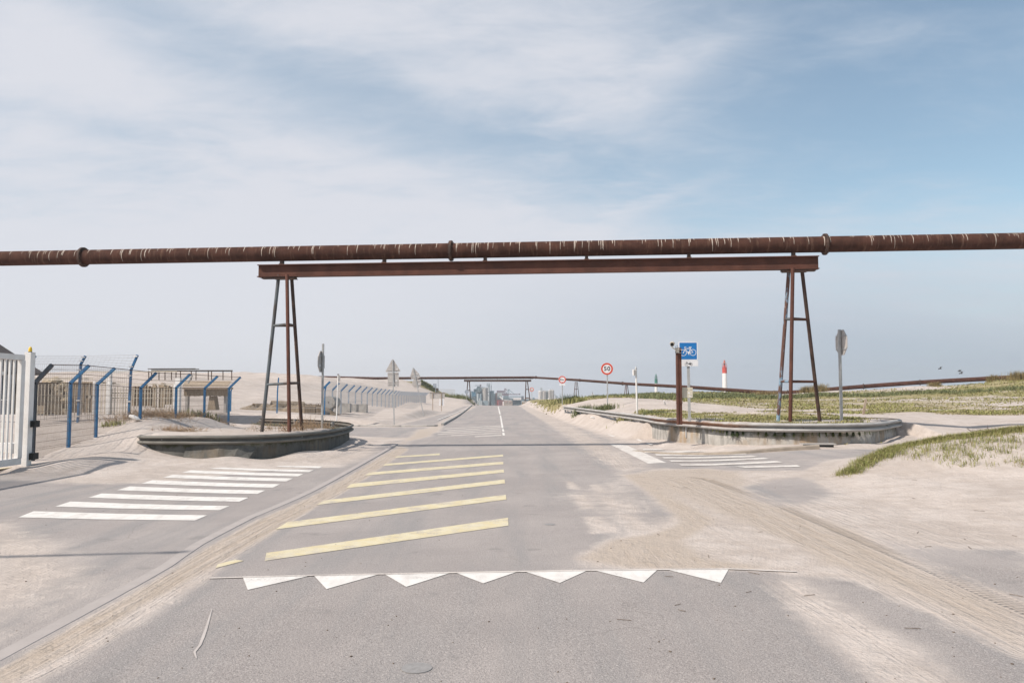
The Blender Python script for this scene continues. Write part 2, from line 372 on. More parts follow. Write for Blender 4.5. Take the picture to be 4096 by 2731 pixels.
coarse = at(nt, 'coarse').outputs['Fac']
crk = nn(nt, 'ShaderNodeTexVoronoi', _feature='DISTANCE_TO_EDGE', Vector=vscale(nt, nn(nt, 'ShaderNodeVectorMath', i0=pos, i1=nn(nt, 'ShaderNodeTexNoise', Vector=pos, Scale=1.3, Detail=5.0).outputs['Color']).outputs[0], (.42, .30, 1)), Scale=1.0).outputs['Distance']
crack = mt(nt, 'MULTIPLY', rmp(nt, crk, .002, .008, 1.0, 0.0), rmp(nt, nz(nt, pos, .22, 3.0, .6), .52, .62))
agg = nn(nt, 'ShaderNodeTexVoronoi', Vector=pos, Scale=95.0)
asp = mx(nt, rmp(nt, nz(nt, pos, 62.0, 3.0, 0.7), 0.52, 0.66, 0.0, 1.0), asp, mx(nt, mt(nt, 'MULTIPLY_ADD', coarse, .5, .2), asp, (0.53, 0.49, 0.46)))
asp = mx(nt, rmp(nt, grit, 0.34, 0.50, 1.0, 0.0), asp, mx(nt, mt(nt, 'MULTIPLY_ADD', coarse, .5, .15), asp, (0.125, 0.112, 0.104)))
asp = mx(nt, rmp(nt, nn(nt, 'ShaderNodeSeparateColor', Color=agg.outputs['Color']).outputs[0], 0.0, 1.0, 0.0, 0.30), asp, (0.19, 0.175, 0.17))
asp = mx(nt, rmp(nt, nz(nt, pos, 1.7, 3.0, 0.5), 0.63, 0.72, 0.0, 0.4), asp, (0.20, 0.19, 0.185))
asp = mx(nt, mt(nt, 'MULTIPLY', crack, .28), asp, (.15, .135, .125))
pale = mx(nt, rmp(nt, mt(nt, 'MULTIPLY_ADD', mid, .45, mt(nt, 'MULTIPLY', big, .55)), 0.38, 0.62), (0.425, 0.368, 0.328), (0.52, 0.462, 0.422))
pale = mx(nt, rmp(nt, fine, 0.52, 0.70, 0.0, 0.6), pale, (0.37, 0.315, 0.278))
tanc = mx(nt, rmp(nt, streak, 0.33, 0.62), (0.385, 0.320, 0.262), (0.445, 0.384, 0.334))
tanc = mx(nt, rmp(nt, mid, 0.55, 0.75, 0.0, 0.6), tanc, (0.365, 0.298, 0.238))
tanc = mx(nt, mt(nt, 'MULTIPLY', tread, .5), tanc, (.27, .205, .15))
tanm = rmp(nt, mt(nt, 'ADD', mt(nt, 'ADD', tan_a, mt(nt, 'MULTIPLY_ADD', big, 0.5, -0.25)), mt(nt, 'MULTIPLY', streakw, 0.8)), 0.15, 0.85)
sandc = mx(nt, tanm, pale, tanc)
gm = rmp(nt, mt(nt, 'ADD', grass_a, mt(nt, 'ADD', mt(nt, 'MULTIPLY_ADD', nz(nt, vscale(nt, pos, (0.5, 1, 1)), 0.8, 7.0, 0.7), 1.1, -0.55), mt(nt, 'MULTIPLY_ADD', fine, 0.5, -0.25))), 0.3, 0.75)
turf = mx(nt, rmp(nt, nz(nt, pos, 0.28, 6.0, 0.7), 0.38, 0.62), (0.255, 0.225, 0.105), (0.335, 0.275, 0.165))
turf = mx(nt, rmp(nt, mid, 0.5, 0.66, 0.0, 0.7), turf, (0.205, 0.20, 0.075))
sandc = mx(nt, gm, sandc, turf)
nt.links.new(mx(nt, smask, asp, sandc), b.inputs['Base Color'])
b.inputs['Roughness'].default_value = 0.95; b.inputs['Specular IOR Level'].default_value = 0.15
hA = mt(nt, 'ADD', mt(nt, 'MULTIPLY', grit, 0.35), mt(nt, 'MULTIPLY', nz(nt, pos, 48.0, 3.0, 0.7), 0.7))
hS = mt(nt, 'ADD', mt(nt, 'ADD', mt(nt, 'MULTIPLY', fine, 1.2), mt(nt, 'MULTIPLY', mid, 4.0)), mt(nt, 'ADD', mt(nt, 'MULTIPLY', streak, 3.2), mt(nt, 'MULTIPLY', tread, -2.0)))
hS = mt(nt, 'SUBTRACT', hS, 3.6)
hh = mt(nt, 'ADD', mt(nt, 'MULTIPLY', hS, smask), mt(nt, 'MULTIPLY', hA, mt(nt, 'SUBTRACT', 1.0, smask)))
bumpto(nt, b, hh, 0.9, 0.016)

# ------------------------------------------------------------------ asphalt regions (plan)
def W(*pts): return np.array(pts, float)
road_main = W((-3.1, -14), (-3.24, 7.95), (-3.57, 13.7), (-3.9, 26), (-4.4, 36), (-4.9, 46), (-5.6, 80), (-6.7, 128), (-7.5, 160), (-10, 260), (3.5, 260), (1.6, 160), (1.3, 139), (2.0, 80), (2.5, 46), (3.0, 30), (3.3, 20), (3.5, 10), (3.5, -14))
fore_left = W((-16, -14), (-14.2, 10), (-13.2, 17.2), (-11.6, 19.1), (-9.8, 18.6), (-7.9, 19.6), (-6.7, 20.6), (-5.4, 21.6), (-4.85, 24), (-5.0, 29.5), (-3.6, 31), (-3.0, 10), (-3.0, -14))
side_left = W((-3.4, 30.2), (-5.4, 30.6), (-6.4, 33.2), (-8.1, 36.2), (-10.3, 38.6), (-13.5, 39.6), (-40, 40.5), (-40, 47.3), (-10, 47.2), (-6.5, 46.4), (-4.2, 46.1), (-3.4, 46))
fore_right = W((2.6, -14), (2.6, 18), (3.0, 26), (5.4, 22.6), (7.0, 21.65), (10.2, 21.65), (10.5, 20.4), (9.3, 19.2), (7.5, 18.3), (6.4, 16.9), (5.9, 14.8), (5.8, 11.5), (6.4, 8), (9.0, 4), (9, -14))
cycle_right = W((2.4, 24), (2.2, 80), (1.4, 135), (2.4, 135), (3.1, 80), (3.5, 50), (4.0, 36), (4.5, 28), (4.9, 24.6), (5.8, 22.4), (3.0, 23))
cycle_left = W((-4.3, 46.6), (-7.2, 47.6), (-6.9, 80), (-7.9, 130), (-6.6, 130), (-5.4, 80))
REG = [road_main, fore_left, side_left, fore_right, cycle_right, cycle_left]
def sdf(poly, X, Y):
    d2 = np.full(X.shape, 1e18); ins = np.zeros(X.shape, bool); n = len(poly)
    for i in range(n):
        x0, y0 = poly[i]; x1, y1 = poly[(i + 1) % n]
        ex, ey = x1 - x0, y1 - y0; L = ex * ex + ey * ey + 1e-12
        t = np.clip(((X - x0) * ex + (Y - y0) * ey) / L, 0, 1)
        d2 = np.minimum(d2, (X - x0 - t * ex) ** 2 + (Y - y0 - t * ey) ** 2)
        c = ((y0 > Y) != (y1 > Y)); xi = x0 + (Y - y0) * ex / (ey if abs(ey) > 1e-9 else 1e-9)
        ins ^= c & (X < xi)
    return np.where(ins, -1, 1) * np.sqrt(d2)
# island plans: guard rails run round them
RL = [(-11.0, 23.9), (-10.65, 23.05), (-10.0, 22.5), (-9, 22.2), (-8, 22.25), (-7.1, 22.75), (-6.3, 24.0), (-5.9, 26.3), (-6.0, 29.4), (-6.6, 32.3), (-8.1, 35.1), (-10, 37.1), (-12.2, 38.5)]
RRs = [(2255, 59.3), (2328.6, 49.5), (2418, 41.1), (2552, 33.1), (2650, 28.3), (2787, 25.75), (2900, 23.9), (3000, 23.2), (3244, 22.7), (3474, 23.3), (3560, 25.6)]
RR = [((x - CX) / F * Y, Y) for x, Y in RRs] + [(13.05, 27.2), (12.7, 29.0), (11.6, 30.4)]
isl_left = np.array(RL + [(-12.6, 36), (-13.2, 30), (-12, 25)], float)
isl_right = np.array(RR[3:] + [(9, 40), (6.5, 45)], float)
# ------------------------------------------------------------------ terrain control heights
CP = []
def cpx(x, y, Y): p = P(x, y, Y); CP.append((p.x, p.y, p.z))
CP += [(-12.4, 20.6, 0.02), (-12.2, 23, .23), (-12.5, 25.5, .43), (-13.1, 28, .85), (-12.9, 30.5, .84), (-12.7, 33, .74), (-12.6, 35.5, .30),
       (-9.6, 20.8, .10), (-10.6, 21.8, .22), (-10.9, 24.6, .62), (-10.6, 27, .62), (-11.2, 31, .66), (-11.6, 35, .42), (-11, 20, .04), (-8, 21, .04), (-6.6, 21.8, .05),
       (-14.5, 22, .4), (-15, 29, .78), (-20, 30, .75), (-20, 45, .75), (-30, 40, .75), (-30, 60, 1.0), (-16, 38, .55), (-14, 14, .0), (-18, 16, .1), (-25, 18, .3), (-20, 5, .0), (-40, 20, .4),
       (-10, 50, .33), (-7.6, 50, .1), (-8, 60, .25), (-12.2, 56, .38), (-9, 80, .22), (-10, 100, .14), (-12, 120, .05), (-9, 138, .0), (-11.8, 49, .45), (-16, 49, .6), (-14.2, 52, .62), (-15.6, 90, .45), (-17, 140, .3), (-13, 205, -.5), (-8.5, 190, -.7),
       (-22, 80, 1.9), (-30, 100, 3.6), (-26, 62, 1.7), (-36, 80, 3.4), (-28, 120, 4.1), (-39, 110, 4.15), (-35, 150, 5.0), (-60, 150, 5.2), (-60, 100, 4.2), (-90, 120, 4.6), (-34, 205, 6.0), (-26.2, 205, 5.7), (-22.4, 205, 4.3), (-19.8, 205, 3.0), (-60, 205, 6.1), (-22, 130, 2.4), (-20, 170, 2.2), (-120, 200, 6), (-60, 60, 1.8), (-40, 260, 4.5), (-20, 260, 0)]
CP += [(x, y, .66 if y < 33 else .6) for x, y in RR[:5]] + [(6.6, 27, .9), (8.5, 25.5, .93), (11, 25.5, .93), (12.3, 27, .9), (10, 30, .93), (7, 33, .93), (4.2, 60, .7), (3.2, 90, .62)]
CP += [(14.2, 24.5, .52), (14.6, 28.5, .75), (12.0, 22.2, .38), (16, 25, .66), (20, 27, .8), (13.6, 21.4, .45), (16.5, 21.5, .52), (22, 22, .7)]
for a in ((2400, 1637, 50), (2427, 1596, 62), (2580, 1610, 55), (2200, 1610, 90), (2150, 1617, 108), (2240, 1600, 112), (2112, 1601, 200), (2306, 1598, 168), (2507, 1597, 146), (2374, 1592, 122), (2427, 1594, 112), (2620, 1579, 115), (2787, 1571, 112), (2900, 1575, 108), (3000, 1581, 105), (3100, 1583, 102), (3250, 1569, 99), (3400, 1563, 96), (3680, 1549, 92), (3900, 1539, 87), (4096, 1528, 81), (4500, 1500, 76),
          (3000, 1642, 44), (3400, 1640, 44), (3457, 1657, 33), (3800, 1622, 50), (4096, 1600, 50), (3000, 1600, 74), (3500, 1588, 74), (4000, 1567, 70), (2700, 1610, 60), (2600, 1650, 42), (4500, 1560, 66), (4500, 1620, 44), (2500, 1640, 44), (2530, 1612, 50), (2480, 1622, 52)): cpx(*a)
CP += [(9.25, 17.0, .80), (8.6, 17.6, .58), (6.9, 16.1, .30), (10.7, 16.6, 1.0), (12.5, 16, 1.08), (16, 15.5, 1.2), (7.6, 14.4, .30), (9.2, 14.0, .46), (11.5, 13.5, .62), (8.3, 11.4, .24), (7, 11.5, .15), (11, 10, .32), (15, 11, .6), (9, 6, .1), (14, 4, .15), (20, 8, .4), (11.4, 20.2, .36), (13.5, 20, .45), (24, 15, .9), (9.6, 19.2, .31), (30, 30, 1.2), (50, 40, 2.0), (70, 60, 3.3), (90, 80, 4.2)]
CP += [(10, 250, -1.8), (40, 190, 0.2), (60, 140, 1.6), (100, 130, 3.0), (90, 220, 0), (0, 300, -2.8), (-100, 300, 3), (100, 320, -2.5)]
CP = np.array(CP)
def uv(X, Y):
    Yc = np.maximum(Y, 3.0); return np.stack([40 * np.clip(X / (Yc + 6), -2, 2), 34 * np.log(Yc + 4)], -1)
cu_ = uv(CP[:, 0], CP[:, 1])
A_ = np.sqrt(((cu_[:, None] - cu_[None]) ** 2).sum(-1) + 1.5); n_ = len(CP)
Lm = np.block([[A_ + np.eye(n_) * -0.02, np.ones((n_, 1)), cu_], [np.ones((1, n_)), np.zeros((1, 3))], [cu_.T, np.zeros((2, 3))]])
cz = CP[:, 2] - zr(CP[:, 0], CP[:, 1])
wt = np.linalg.solve(Lm, np.concatenate([cz, np.zeros(3)]))
def rbf(X, Y):
    q = uv(X, Y); out = np.full(X.shape, wt[n_])
    out = out + q[..., 0] * wt[n_ + 1] + q[..., 1] * wt[n_ + 2]
    for i in range(n_): out += wt[i] * np.sqrt((q[..., 0] - cu_[i, 0]) ** 2 + (q[..., 1] - cu_[i, 1]) ** 2 + 1.5)
    return out
LAT = rng.random((128, 128))
def vno(X, Y, s, o=0):
    x = X / s + o * 17.3; y = Y / s + o * 9.7; i = np.floor(x).astype(int); j = np.floor(y).astype(int)
    fx = x - i; fy = y - j; fx = fx * fx * (3 - 2 * fx); fy = fy * fy * (3 - 2 * fy)
    g_ = lambda a, c: LAT[a % 128, c % 128]
    return (g_(i, j) * (1 - fx) + g_(i + 1, j) * fx) * (1 - fy) + (g_(i, j + 1) * (1 - fx) + g_(i + 1, j + 1) * fx) * fy - 0.5
def region_d(X, Y):
    d = np.full(X.shape, 1e9)
    for p in REG: d = np.minimum(d, sdf(p, X, Y))
    return d
def T(X, Y, full=False):
    X = np.asarray(X, float); Y = np.asarray(Y, float); base = zr(X, Y); d = region_d(X, Y)
    h = rbf(X, Y); far = ss(230, 330, Y); h = h * (1 - far)
    h = h + vno(X, Y, 1.3, 1) * .09 + vno(X, Y, 0.5, 2) * .035 + vno(X, Y, 5, 3) * .16 * ss(40, 90, Y) + vno(X, Y, 2.4, 5) * .12
    flatl = ss(-16, -14.5, X) * ss(-3, -5, X) * ss(40, 46, Y) * (Y < 145); h = np.where(flatl > 0, h * (1 - .75 * flatl) + .75 * flatl * rbf(X, Y), h)
    hill = ss(1.5, 3.5, h); h = h + hill * (vno(X, Y, 3.0, 6) * .5 + vno(X, Y, 9.0, 7) * .7)
    lo = np.maximum(h, 0.0) * ss(0.0, 1.0, d) + 0.02 * ss(0, .3, d)
    h = np.where(Y < 140, lo, h * ss(0, 2, d))
    for poly, z, so in ((isl_left, .60, .5), (isl_right, .915, .6)):
        q = sdf(poly, X, Y); k = ss(-0.10, -0.34, q)
        if poly is isl_left: h = np.where((q > -0.4) & (q < 3.5) & (X > -11.2) & (X < -3) & (Y < 42), h + (np.minimum(h, (.03 + .16 * ss(2.2, 0, q) * (vno(X, Y, .8, 9) + .25))) - h) * ss(-11.0, -9.0, X + .3 * vno(X, Y, .9, 19)), h)
        else: h = np.where((q > -0.4) & (X > 4.2) & (Y < 31) & (X < 13.2) & (q < 1.5) & (Y < 33 - X * .5), np.minimum(h, .04 + .14 * vno(X, Y, .8, 9) + .05 * ss(10, 13, X)), h)
        if poly is isl_left: k = k * ss(-12.6, -11.0, X)
        fill = z + vno(X, Y, 0.9, 8) * .07 - base
        if poly is isl_left: fill = fill - .30 * ss(27.0, 31.5, Y)
        h = h * (1 - k) + np.maximum(fill, h * .2) * k
    return (base + h, d) if full else base + h
def Tf(x, y): return float(T(np.array([x]), np.array([y]))[0])
# ------------------------------------------------------------------ ground sheet
tcol = np.concatenate([-np.geomspace(1.9, .70, 34), np.arange(-.69, .6901, .0042), np.geomspace(.70, 1.9, 34)])
yrow = np.concatenate([np.geomspace(2.4, 13.9, 130), np.geomspace(14, 42, 230), np.geomspace(42.5, 260, 170), np.geomspace(268, 3000, 46)])
XX = tcol[None, :] * yrow[:, None]; YY = np.repeat(yrow[:, None], len(tcol), 1)
xr0 = tcol[None, :] * 14.0
XX = np.concatenate([xr0, XX]); YY = np.concatenate([np.full_like(xr0, -12.0), YY])
ZZ, DD = T(XX, YY, True)
nr, nc = XX.shape
PAINT = []
def paint(pts, sand, tan_, soft, v=True):
    g_ = gv(pts) if v else [G(a, c) for a, c in pts]
    PAINT.append((np.array([(p.x, p.y) for p in g_]), sand, tan_, soft))
paint([(0, 1305), (400, 1322), (250, 1400), (0, 1500), (-300, 1560), (-300, 1330)], .32, .05, .4)
paint([(640, 1040), (800, 1000), (905, 1012), (880, 1050), (800, 1075), (640, 1075)], .42, .05, .5)
paint([(-80, 1195), (50, 1200), (150, 1255), (205, 1305), (120, 1350), (-80, 1440)], .80, .35, .7)
paint([(-200, 1060), (60, 1078), (230, 1083), (420, 1068), (700, 1060), (800, 1045), (850, 1015), (850, 1045), (760, 1072), (560, 1085), (380, 1108), (200, 1112), (60, 1104), (-200, 1095)], .85, .12, .5)
paint([(790, 1000), (880, 1004), (960, 1006), (890, 1014), (790, 1009)], .95, .2, .4)
paint([(790, 975), (1000, 975), (1000, 980), (790, 982)], .7, .1, .8)
paint([(1195, 932), (1222, 932), (1330, 985), (1400, 1022), (1490, 1075), (1440, 1090), (1380, 1060), (1300, 1005)], .80, .25, .5)
paint([(1222, 932), (1270, 940), (1420, 985), (1560, 1020), (1480, 1075), (1400, 1022), (1330, 985)], .55, .08, .6)
paint([(1440, 1090), (1520, 1074), (1850, 1080), (2000, 1062), (2500, 1050), (2700, 1500), (2352, 1500), (1900, 1330), (1680, 1308), (1350, 1303), (1325, 1280), (1480, 1205), (1560, 1180)], .93, .12, .35)
paint([(1270, 1140), (1440, 1085), (1560, 1180), (1480, 1215), (1370, 1230), (1330, 1190)], .55, 0, .8)
paint([(1333, 1283), (1407, 1240), (1493, 1228), (1600, 1192), (1640, 1204), (1560, 1242), (1620, 1282), (1760, 1303), (1680, 1309), (1450, 1303)], 1.0, .95, .22)
paint([(1440, 1092), (1500, 1080), (1620, 1075), (1700, 1085), (1720, 1110), (1800, 1160), (1950, 1215), (2050, 1260), (2150, 1320), (2352, 1400), (2352, 1505), (2250, 1440), (2100, 1370), (1950, 1310), (1880, 1290), (1780, 1240), (1650, 1180), (1560, 1140), (1500, 1120)], 1.0, .72, .3)
paint([(1437, 1090), (1470, 1090), (1560, 1150), (1645, 1195), (1580, 1212), (1500, 1140)], 1.0, .95, .2)
paint([(1640, 1207), (1700, 1206), (1830, 1262), (1850, 1290), (1700, 1278), (1600, 1250)], 1.0, .02, .25)
paint([(1710, 1118), (1760, 1105), (1830, 1096), (1885, 1105), (1925, 1135), (1880, 1155), (1790, 1160), (1740, 1145)], .18, 0, .45)
paint([(1780, 1055), (1980, 1050), (1980, 1066), (1840, 1074), (1760, 1074)], .30, .1, .4)
paint([(2020, 1235), (2100, 1255), (2360, 1262), (2420, 1380), (2352, 1372), (2250, 1345), (2160, 1312), (2090, 1278)], .16, 0, .3)
paint([(1690, 1312), (1900, 1330), (1960, 1337), (2100, 1410), (2352, 1530), (2400, 1650), (2000, 1650), (1700, 1500)], .08, 0, .14)
paint([(1760, 1333), (1850, 1328), (1960, 1400), (2110, 1490), (2270, 1590), (2040, 1590), (1900, 1470), (1800, 1385)], .76, .05, .3)
paint([(900, 1035), (960, 985), (1010, 984), (990, 1002), (935, 1014), (925, 1030)], .95, .75, .4)
paint([(966, 990), (1000, 975), (1082, 933), (1094, 934), (1034, 965), (1004, 992)], .95, .55, .35)
paint([(-60, 2700), (0, 2666), (181, 2563), (457, 2413), (688, 2282), (813, 2194), (1026, 2082), (1239, 1988), (1400, 1900), (1560, 1806), (1610, 1790), (1640, 1795), (1400, 1956), (1239, 2044), (1088, 2132), (976, 2200), (832, 2282), (738, 2332), (563, 2426), (400, 2532), (275, 2613), (63, 2726), (-60, 2790)], 1.0, .80, .10, False)
z5 = lambda a, c: (1300 + a / 1.5986, 1750 + c / 1.5986)
for q in (((1530, 275), (1590, 280), (1625, 330), (1560, 325)), ((1580, 365), (1660, 365), (1720, 450), (1640, 455)), ((1660, 505), (1760, 505), (1870, 600), (1720, 610)), ((1870, 490), (1960, 495), (2110, 600), (1960, 600)), ((1760, 380), (1830, 385), (1900, 440), (1830, 450)), ((1700, 300), (1740, 300), (1800, 350), (1750, 350)), ((1900, 420), (1950, 420), (2010, 470), (1950, 475))):
    paint([z5(*p) for p in q], .78, 0, .10, False)
lowf = vno(XX, YY, 2.2, 11)
SA = np.full(XX.shape, .02) + lowf * .30 * ss(4, 12, YY); TA = np.zeros(XX.shape)
near = YY < 150
for poly, sv, tv_, so in PAINT:
    x0, y0 = poly.min(0) - 2; x1, y1 = poly.max(0) + 2
    mk_ = (XX > x0) & (XX < x1) & (YY > y0) & (YY < y1)
    if not mk_.any(): continue
    wgt = ss(so, -so, sdf(poly, XX[mk_], YY[mk_]))
    SA[mk_] += (sv - SA[mk_]) * wgt; TA[mk_] += (tv_ - TA[mk_]) * wgt
edge = ss(-.55, -.02, DD)
keep = ss(10, 3, YY) * 0 + 1
SA = np.maximum(SA, edge * np.where(DD > 0, 1.4, 1.0)); SA = np.where(DD > 0.05, 1.6, SA)
SA = np.maximum(SA, .95 * ss(133, 141, YY) * (DD < 0)); TA = np.maximum(TA, .75 * ss(133, 141, YY))
TA = np.where(DD > 0.3, .10 + vno(XX, YY, 4, 12) * .5, TA)
# grass cover of the fields right and of the hill's far shoulder
GR = np.full(XX.shape, -1.0)
qi = sdf(isl_right, XX, YY)
railx = np.interp(YY, [p[1] for p in RR[:8]][::-1] + [70, 400], [p[0] + .35 for p in RR[:8]][::-1] + [3.4, 3.4])
right = (XX > railx) & (DD > .2) & ((YY > 29) | (qi < -.3) | ((YY > 25) & (XX > 16)))
fieldg = .62 + vno(XX, YY, 7, 13) * .8 + vno(XX, YY, 2.4, 14) * .35
RATIO = XX / np.maximum(YY, 1)
mounds = ss(.35, .05, np.abs(RATIO - .17)) * ss(38, 46, YY) * ss(72, 60, YY)
fieldg = fieldg - .95 * mounds * ss(.24, .17, RATIO) - .75 * ss(.36, .28, RATIO) * ss(.16, .20, RATIO) * ss(55, 40, YY)
fieldg = fieldg - 1.2 * ss(84, 96, YY + 8 * vno(XX, YY, 9, 15)) * ss(.28, .36, RATIO) + .35 * ss(.13, .07, RATIO)
fieldg = np.where((XX > 12.2) & (YY < 36), fieldg - 1.1 * ss(38, 30, YY), fieldg)
fieldg = np.where(qi < -.2, .30 + vno(XX, YY, 1.6, 16) * 1.1 - .4 * ss(11.2, 12.2, XX), fieldg)
GR = np.where(right, fieldg, GR)
GR = np.where((YY > 195) & (XX > -26) & (XX < -12), .7, GR)
GR = np.where((YY > 240), .25, GR)
def polyd(pts, X, Y):
    bd = np.full(X.shape, 1e9); bs = np.zeros(X.shape); sg = np.zeros(X.shape); acc = 0.0
    for (x0, y0), (x1, y1) in zip(pts[:-1], pts[1:]):
        ex, ey = x1 - x0, y1 - y0; L = math.hypot(ex, ey); t = np.clip(((X - x0) * ex + (Y - y0) * ey) / (L * L), 0, 1)
        dx, dy = X - x0 - t * ex, Y - y0 - t * ey; d = np.hypot(dx, dy); s_ = np.sign(ex * dy - ey * dx); k = d < bd
        bd = np.where(k, d, bd); bs = np.where(k, acc + t * L, bs); sg = np.where(k, s_, sg); acc += L
    return bd, bs, sg
TRK = np.zeros(XX.shape + (3,)); best = np.full(XX.shape, 1e9); second = np.full(XX.shape, 1e9)
TRACKS = [([(1455, 1085), (1560, 1103), (1700, 1160), (1850, 1235), (2000, 1310), (2150, 1388), (2360, 1495)], 1.9),
          ([(1440, 1092), (1500, 1125), (1570, 1165), (1700, 1240), (1850, 1290)], .9),
          ([(1770, 1330), (1900, 1405), (2020, 1480), (2160, 1568)], .8),
          ([(1500, 1085), (1700, 1078), (1900, 1066), (2200, 1040)], 1.6),
          ([(1210, 935), (1300, 985), (1390, 1040), (1480, 1110), (1520, 1180)], .8)]
TRACKS = [(np.array([(p.x, p.y) for p in gv(a)]), wd) for a, wd in TRACKS]
gut = [G(a, c) for a, c in ((0, 2700), (220, 2590), (420, 2478), (620, 2358), (780, 2265), (900, 2195), (1060, 2106), (1239, 2018), (1400, 1928), (1600, 1800))]
TRACKS.append((np.array([(p.x, p.y) for p in gut]), .45))
for i, (pl, wd) in enumerate(TRACKS):
    d, s_, sg = polyd(pl, XX, YY); kk = (d / wd) < best
    second = np.where(kk, best, np.minimum(second, d / wd)); best = np.where(kk, d / wd, best)
    TRK[..., 0] = np.where(kk, d * sg + i * 7.7, TRK[..., 0]); TRK[..., 1] = np.where(kk, s_, TRK[..., 1]); TRK[..., 2] = np.where(kk, ss(1.5, .7, d / wd), TRK[..., 2])
TRK[..., 2] *= (YY < 80) * ss(.12, .55, second - best)
ja, jb = G(557 * K, 1321 * K), G(1680 * K, 1306 * K)
CO = ss(.05, -.05, YY - (ja.y + (XX - ja.x) * (jb.y - ja.y) / (jb.x - ja.x))) * ss(-3.35, -3.2, XX)
idx = np.arange(nr * nc).reshape(nr, nc)
FQ = np.stack([idx[:-1, :-1], idx[:-1, 1:], idx[1:, 1:], idx[1:, :-1]], -1).reshape(-1, 4)
VV = np.stack([XX, YY, ZZ], -1).reshape(-1, 3)
dv_ = DD.reshape(-1); isroad = (dv_[FQ].max(1) < .0)
def submesh(name, mask):
    f = FQ[mask]; used, inv = np.unique(f, return_inverse=True)
    return npmesh(name, VV[used], inv.reshape(-1, 4), M['ground'], {'sand': SA.reshape(-1)[used], 'tan': TA.reshape(-1)[used], 'grass': GR.reshape(-1)[used], 'coarse': CO.reshape(-1)[used], 'trk': TRK.reshape(-1, 3)[used]})
road = tag(submesh('road', isroad), 'grey asphalt road and forecourt dusted with blown sand', kind='structure')
sand_o = tag(submesh('sand_ground', ~isroad), 'pale dune sand with patches of turf', kind='structure')
# ------------------------------------------------------------------ painted markings (parts of the road)
def paintmat(name, c1, c2, thr):
    m, nt, b = newmat(name)
    pos = nn(nt, 'ShaderNodeNewGeometry').outputs['Position']
    n = nz(nt, pos, 2.2, 6.0, 0.7); f_ = nz(nt, pos, 45.0, 3.0, 0.7)
    v = mt(nt, 'ADD', mt(nt, 'MULTIPLY', n, 0.7), mt(nt, 'MULTIPLY', f_, 0.45))
    cc = mx(nt, rmp(nt, nz(nt, pos, 5.0, 4.0, 0.6), 0.35, 0.65), c1, c2)
    cc = mx(nt, rmp(nt, v, thr, thr + 0.16, 0.0, 0.9), cc, (0.37, 0.335, 0.315))
    cc = mx(nt, rmp(nt, nz(nt, vscale(nt, pos, (4, 1, 1)), 1.3, 5, .7), .42, .75, 0, .45), cc, (0.42, 0.375, 0.345))
    nt.links.new(cc, b.inputs['Base Color']); b.inputs['Roughness'].default_value = 0.8; b.inputs['Specular IOR Level'].default_value = 0.2
    bumpto(nt, b, f_, 0.3, 0.004)
    return m
M['cover'] = mk('worn_iron', (.235, .225, .22), (.285, .275, .27), 20, .8, .3)
M['pwhite'] = paintmat('white_road_paint', (0.70, 0.68, 0.65), (0.645, 0.62, 0.59), 0.605)
M['pale_scar'] = paintmat('pale_road_scar', (0.50, 0.46, 0.435), (0.45, 0.41, 0.39), 0.56)
M['pdusty'] = paintmat('dusty_white_road_paint', (0.66, 0.63, 0.595), (0.58, 0.54, 0.50), 0.56)
M['pfaded'] = paintmat('worn_white_road_paint', (0.62, 0.57, 0.53), (0.55, 0.50, 0.46), 0.54)
M['pyellow'] = paintmat('yellow_road_paint', (0.58, 0.50, 0.31), (0.60, 0.545, 0.40), 0.57)
def flat(mb, pts, lift=.006, v=True):
    g_ = gv(pts) if v else [G(a, c) for a, c in pts]
    n = len(g_)
    if n == 4:                                   # follow the camber: split lengthways
        a, b_, c, d = g_; k = max(1, int(max((b_ - a).length, (c - d).length) / .6))
        for i in range(k):
            q = [a.lerp(b_, i / k), a.lerp(b_, (i + 1) / k), d.lerp(c, (i + 1) / k), d.lerp(c, i / k)]
            mb.quad(*[Vector((p.x, p.y, zrf(p.x, p.y) + lift)) for p in q])
    else: mb.add([Vector((p.x, p.y, zrf(p.x, p.y) + lift)) for p in g_], [list(range(n))])
# left zebra: zoom px (x/1.5986, 1750+y/1.5986)
mb = MB()
for q in (((215, 471), (1325, 497), (1247, 530), (118, 510)), ((450, 409), (1468, 438), (1402, 465), (352, 441)), ((650, 357), (1590, 384), (1530, 410), (563, 384)),
          ((830, 312), (1696, 338), (1645, 361), (748, 336)), ((975, 272), (1790, 298), (1745, 320), (902, 294)), ((1105, 237), (1873, 261), (1832, 280), (1042, 255)),
          ((1220, 208), (1940, 232), (1905, 248), (1165, 224)), ((1420, 191), (2006, 207), (1975, 221), (1330, 198)), ((1790, 181), (2068, 183), (2040, 195), (1760, 186))):
    flat(mb, [(a / 1.5986, 1750 + c / 1.5986) for a, c in q], .005, False)
mb.build('zebra_crossing', M['pwhite'], road)
mb = MB()
for q in (((612, 1270), (1167, 1189), (1168, 1207), (608, 1288)), ((660, 1199), (1162, 1136), (1163, 1147), (632, 1216)), ((745, 1149), (1159, 1101), (1160, 1110), (726, 1160)), ((806, 1111), (1157, 1078), (1158, 1085), (795, 1121)),
          ((848, 1085), (1156, 1060), (1156, 1066), (838, 1092)), ((886, 1065), (1155, 1044), (1156, 1048), (878, 1070)), ((912, 1048), (1010, 1041), (1010, 1045), (905, 1051)), ((500, 1296), (540, 1285), (560, 1288), (495, 1305))):
    flat(mb, q, .005)
mb.build('yellow_hatching', M['pyellow'], road)
mb = MB()
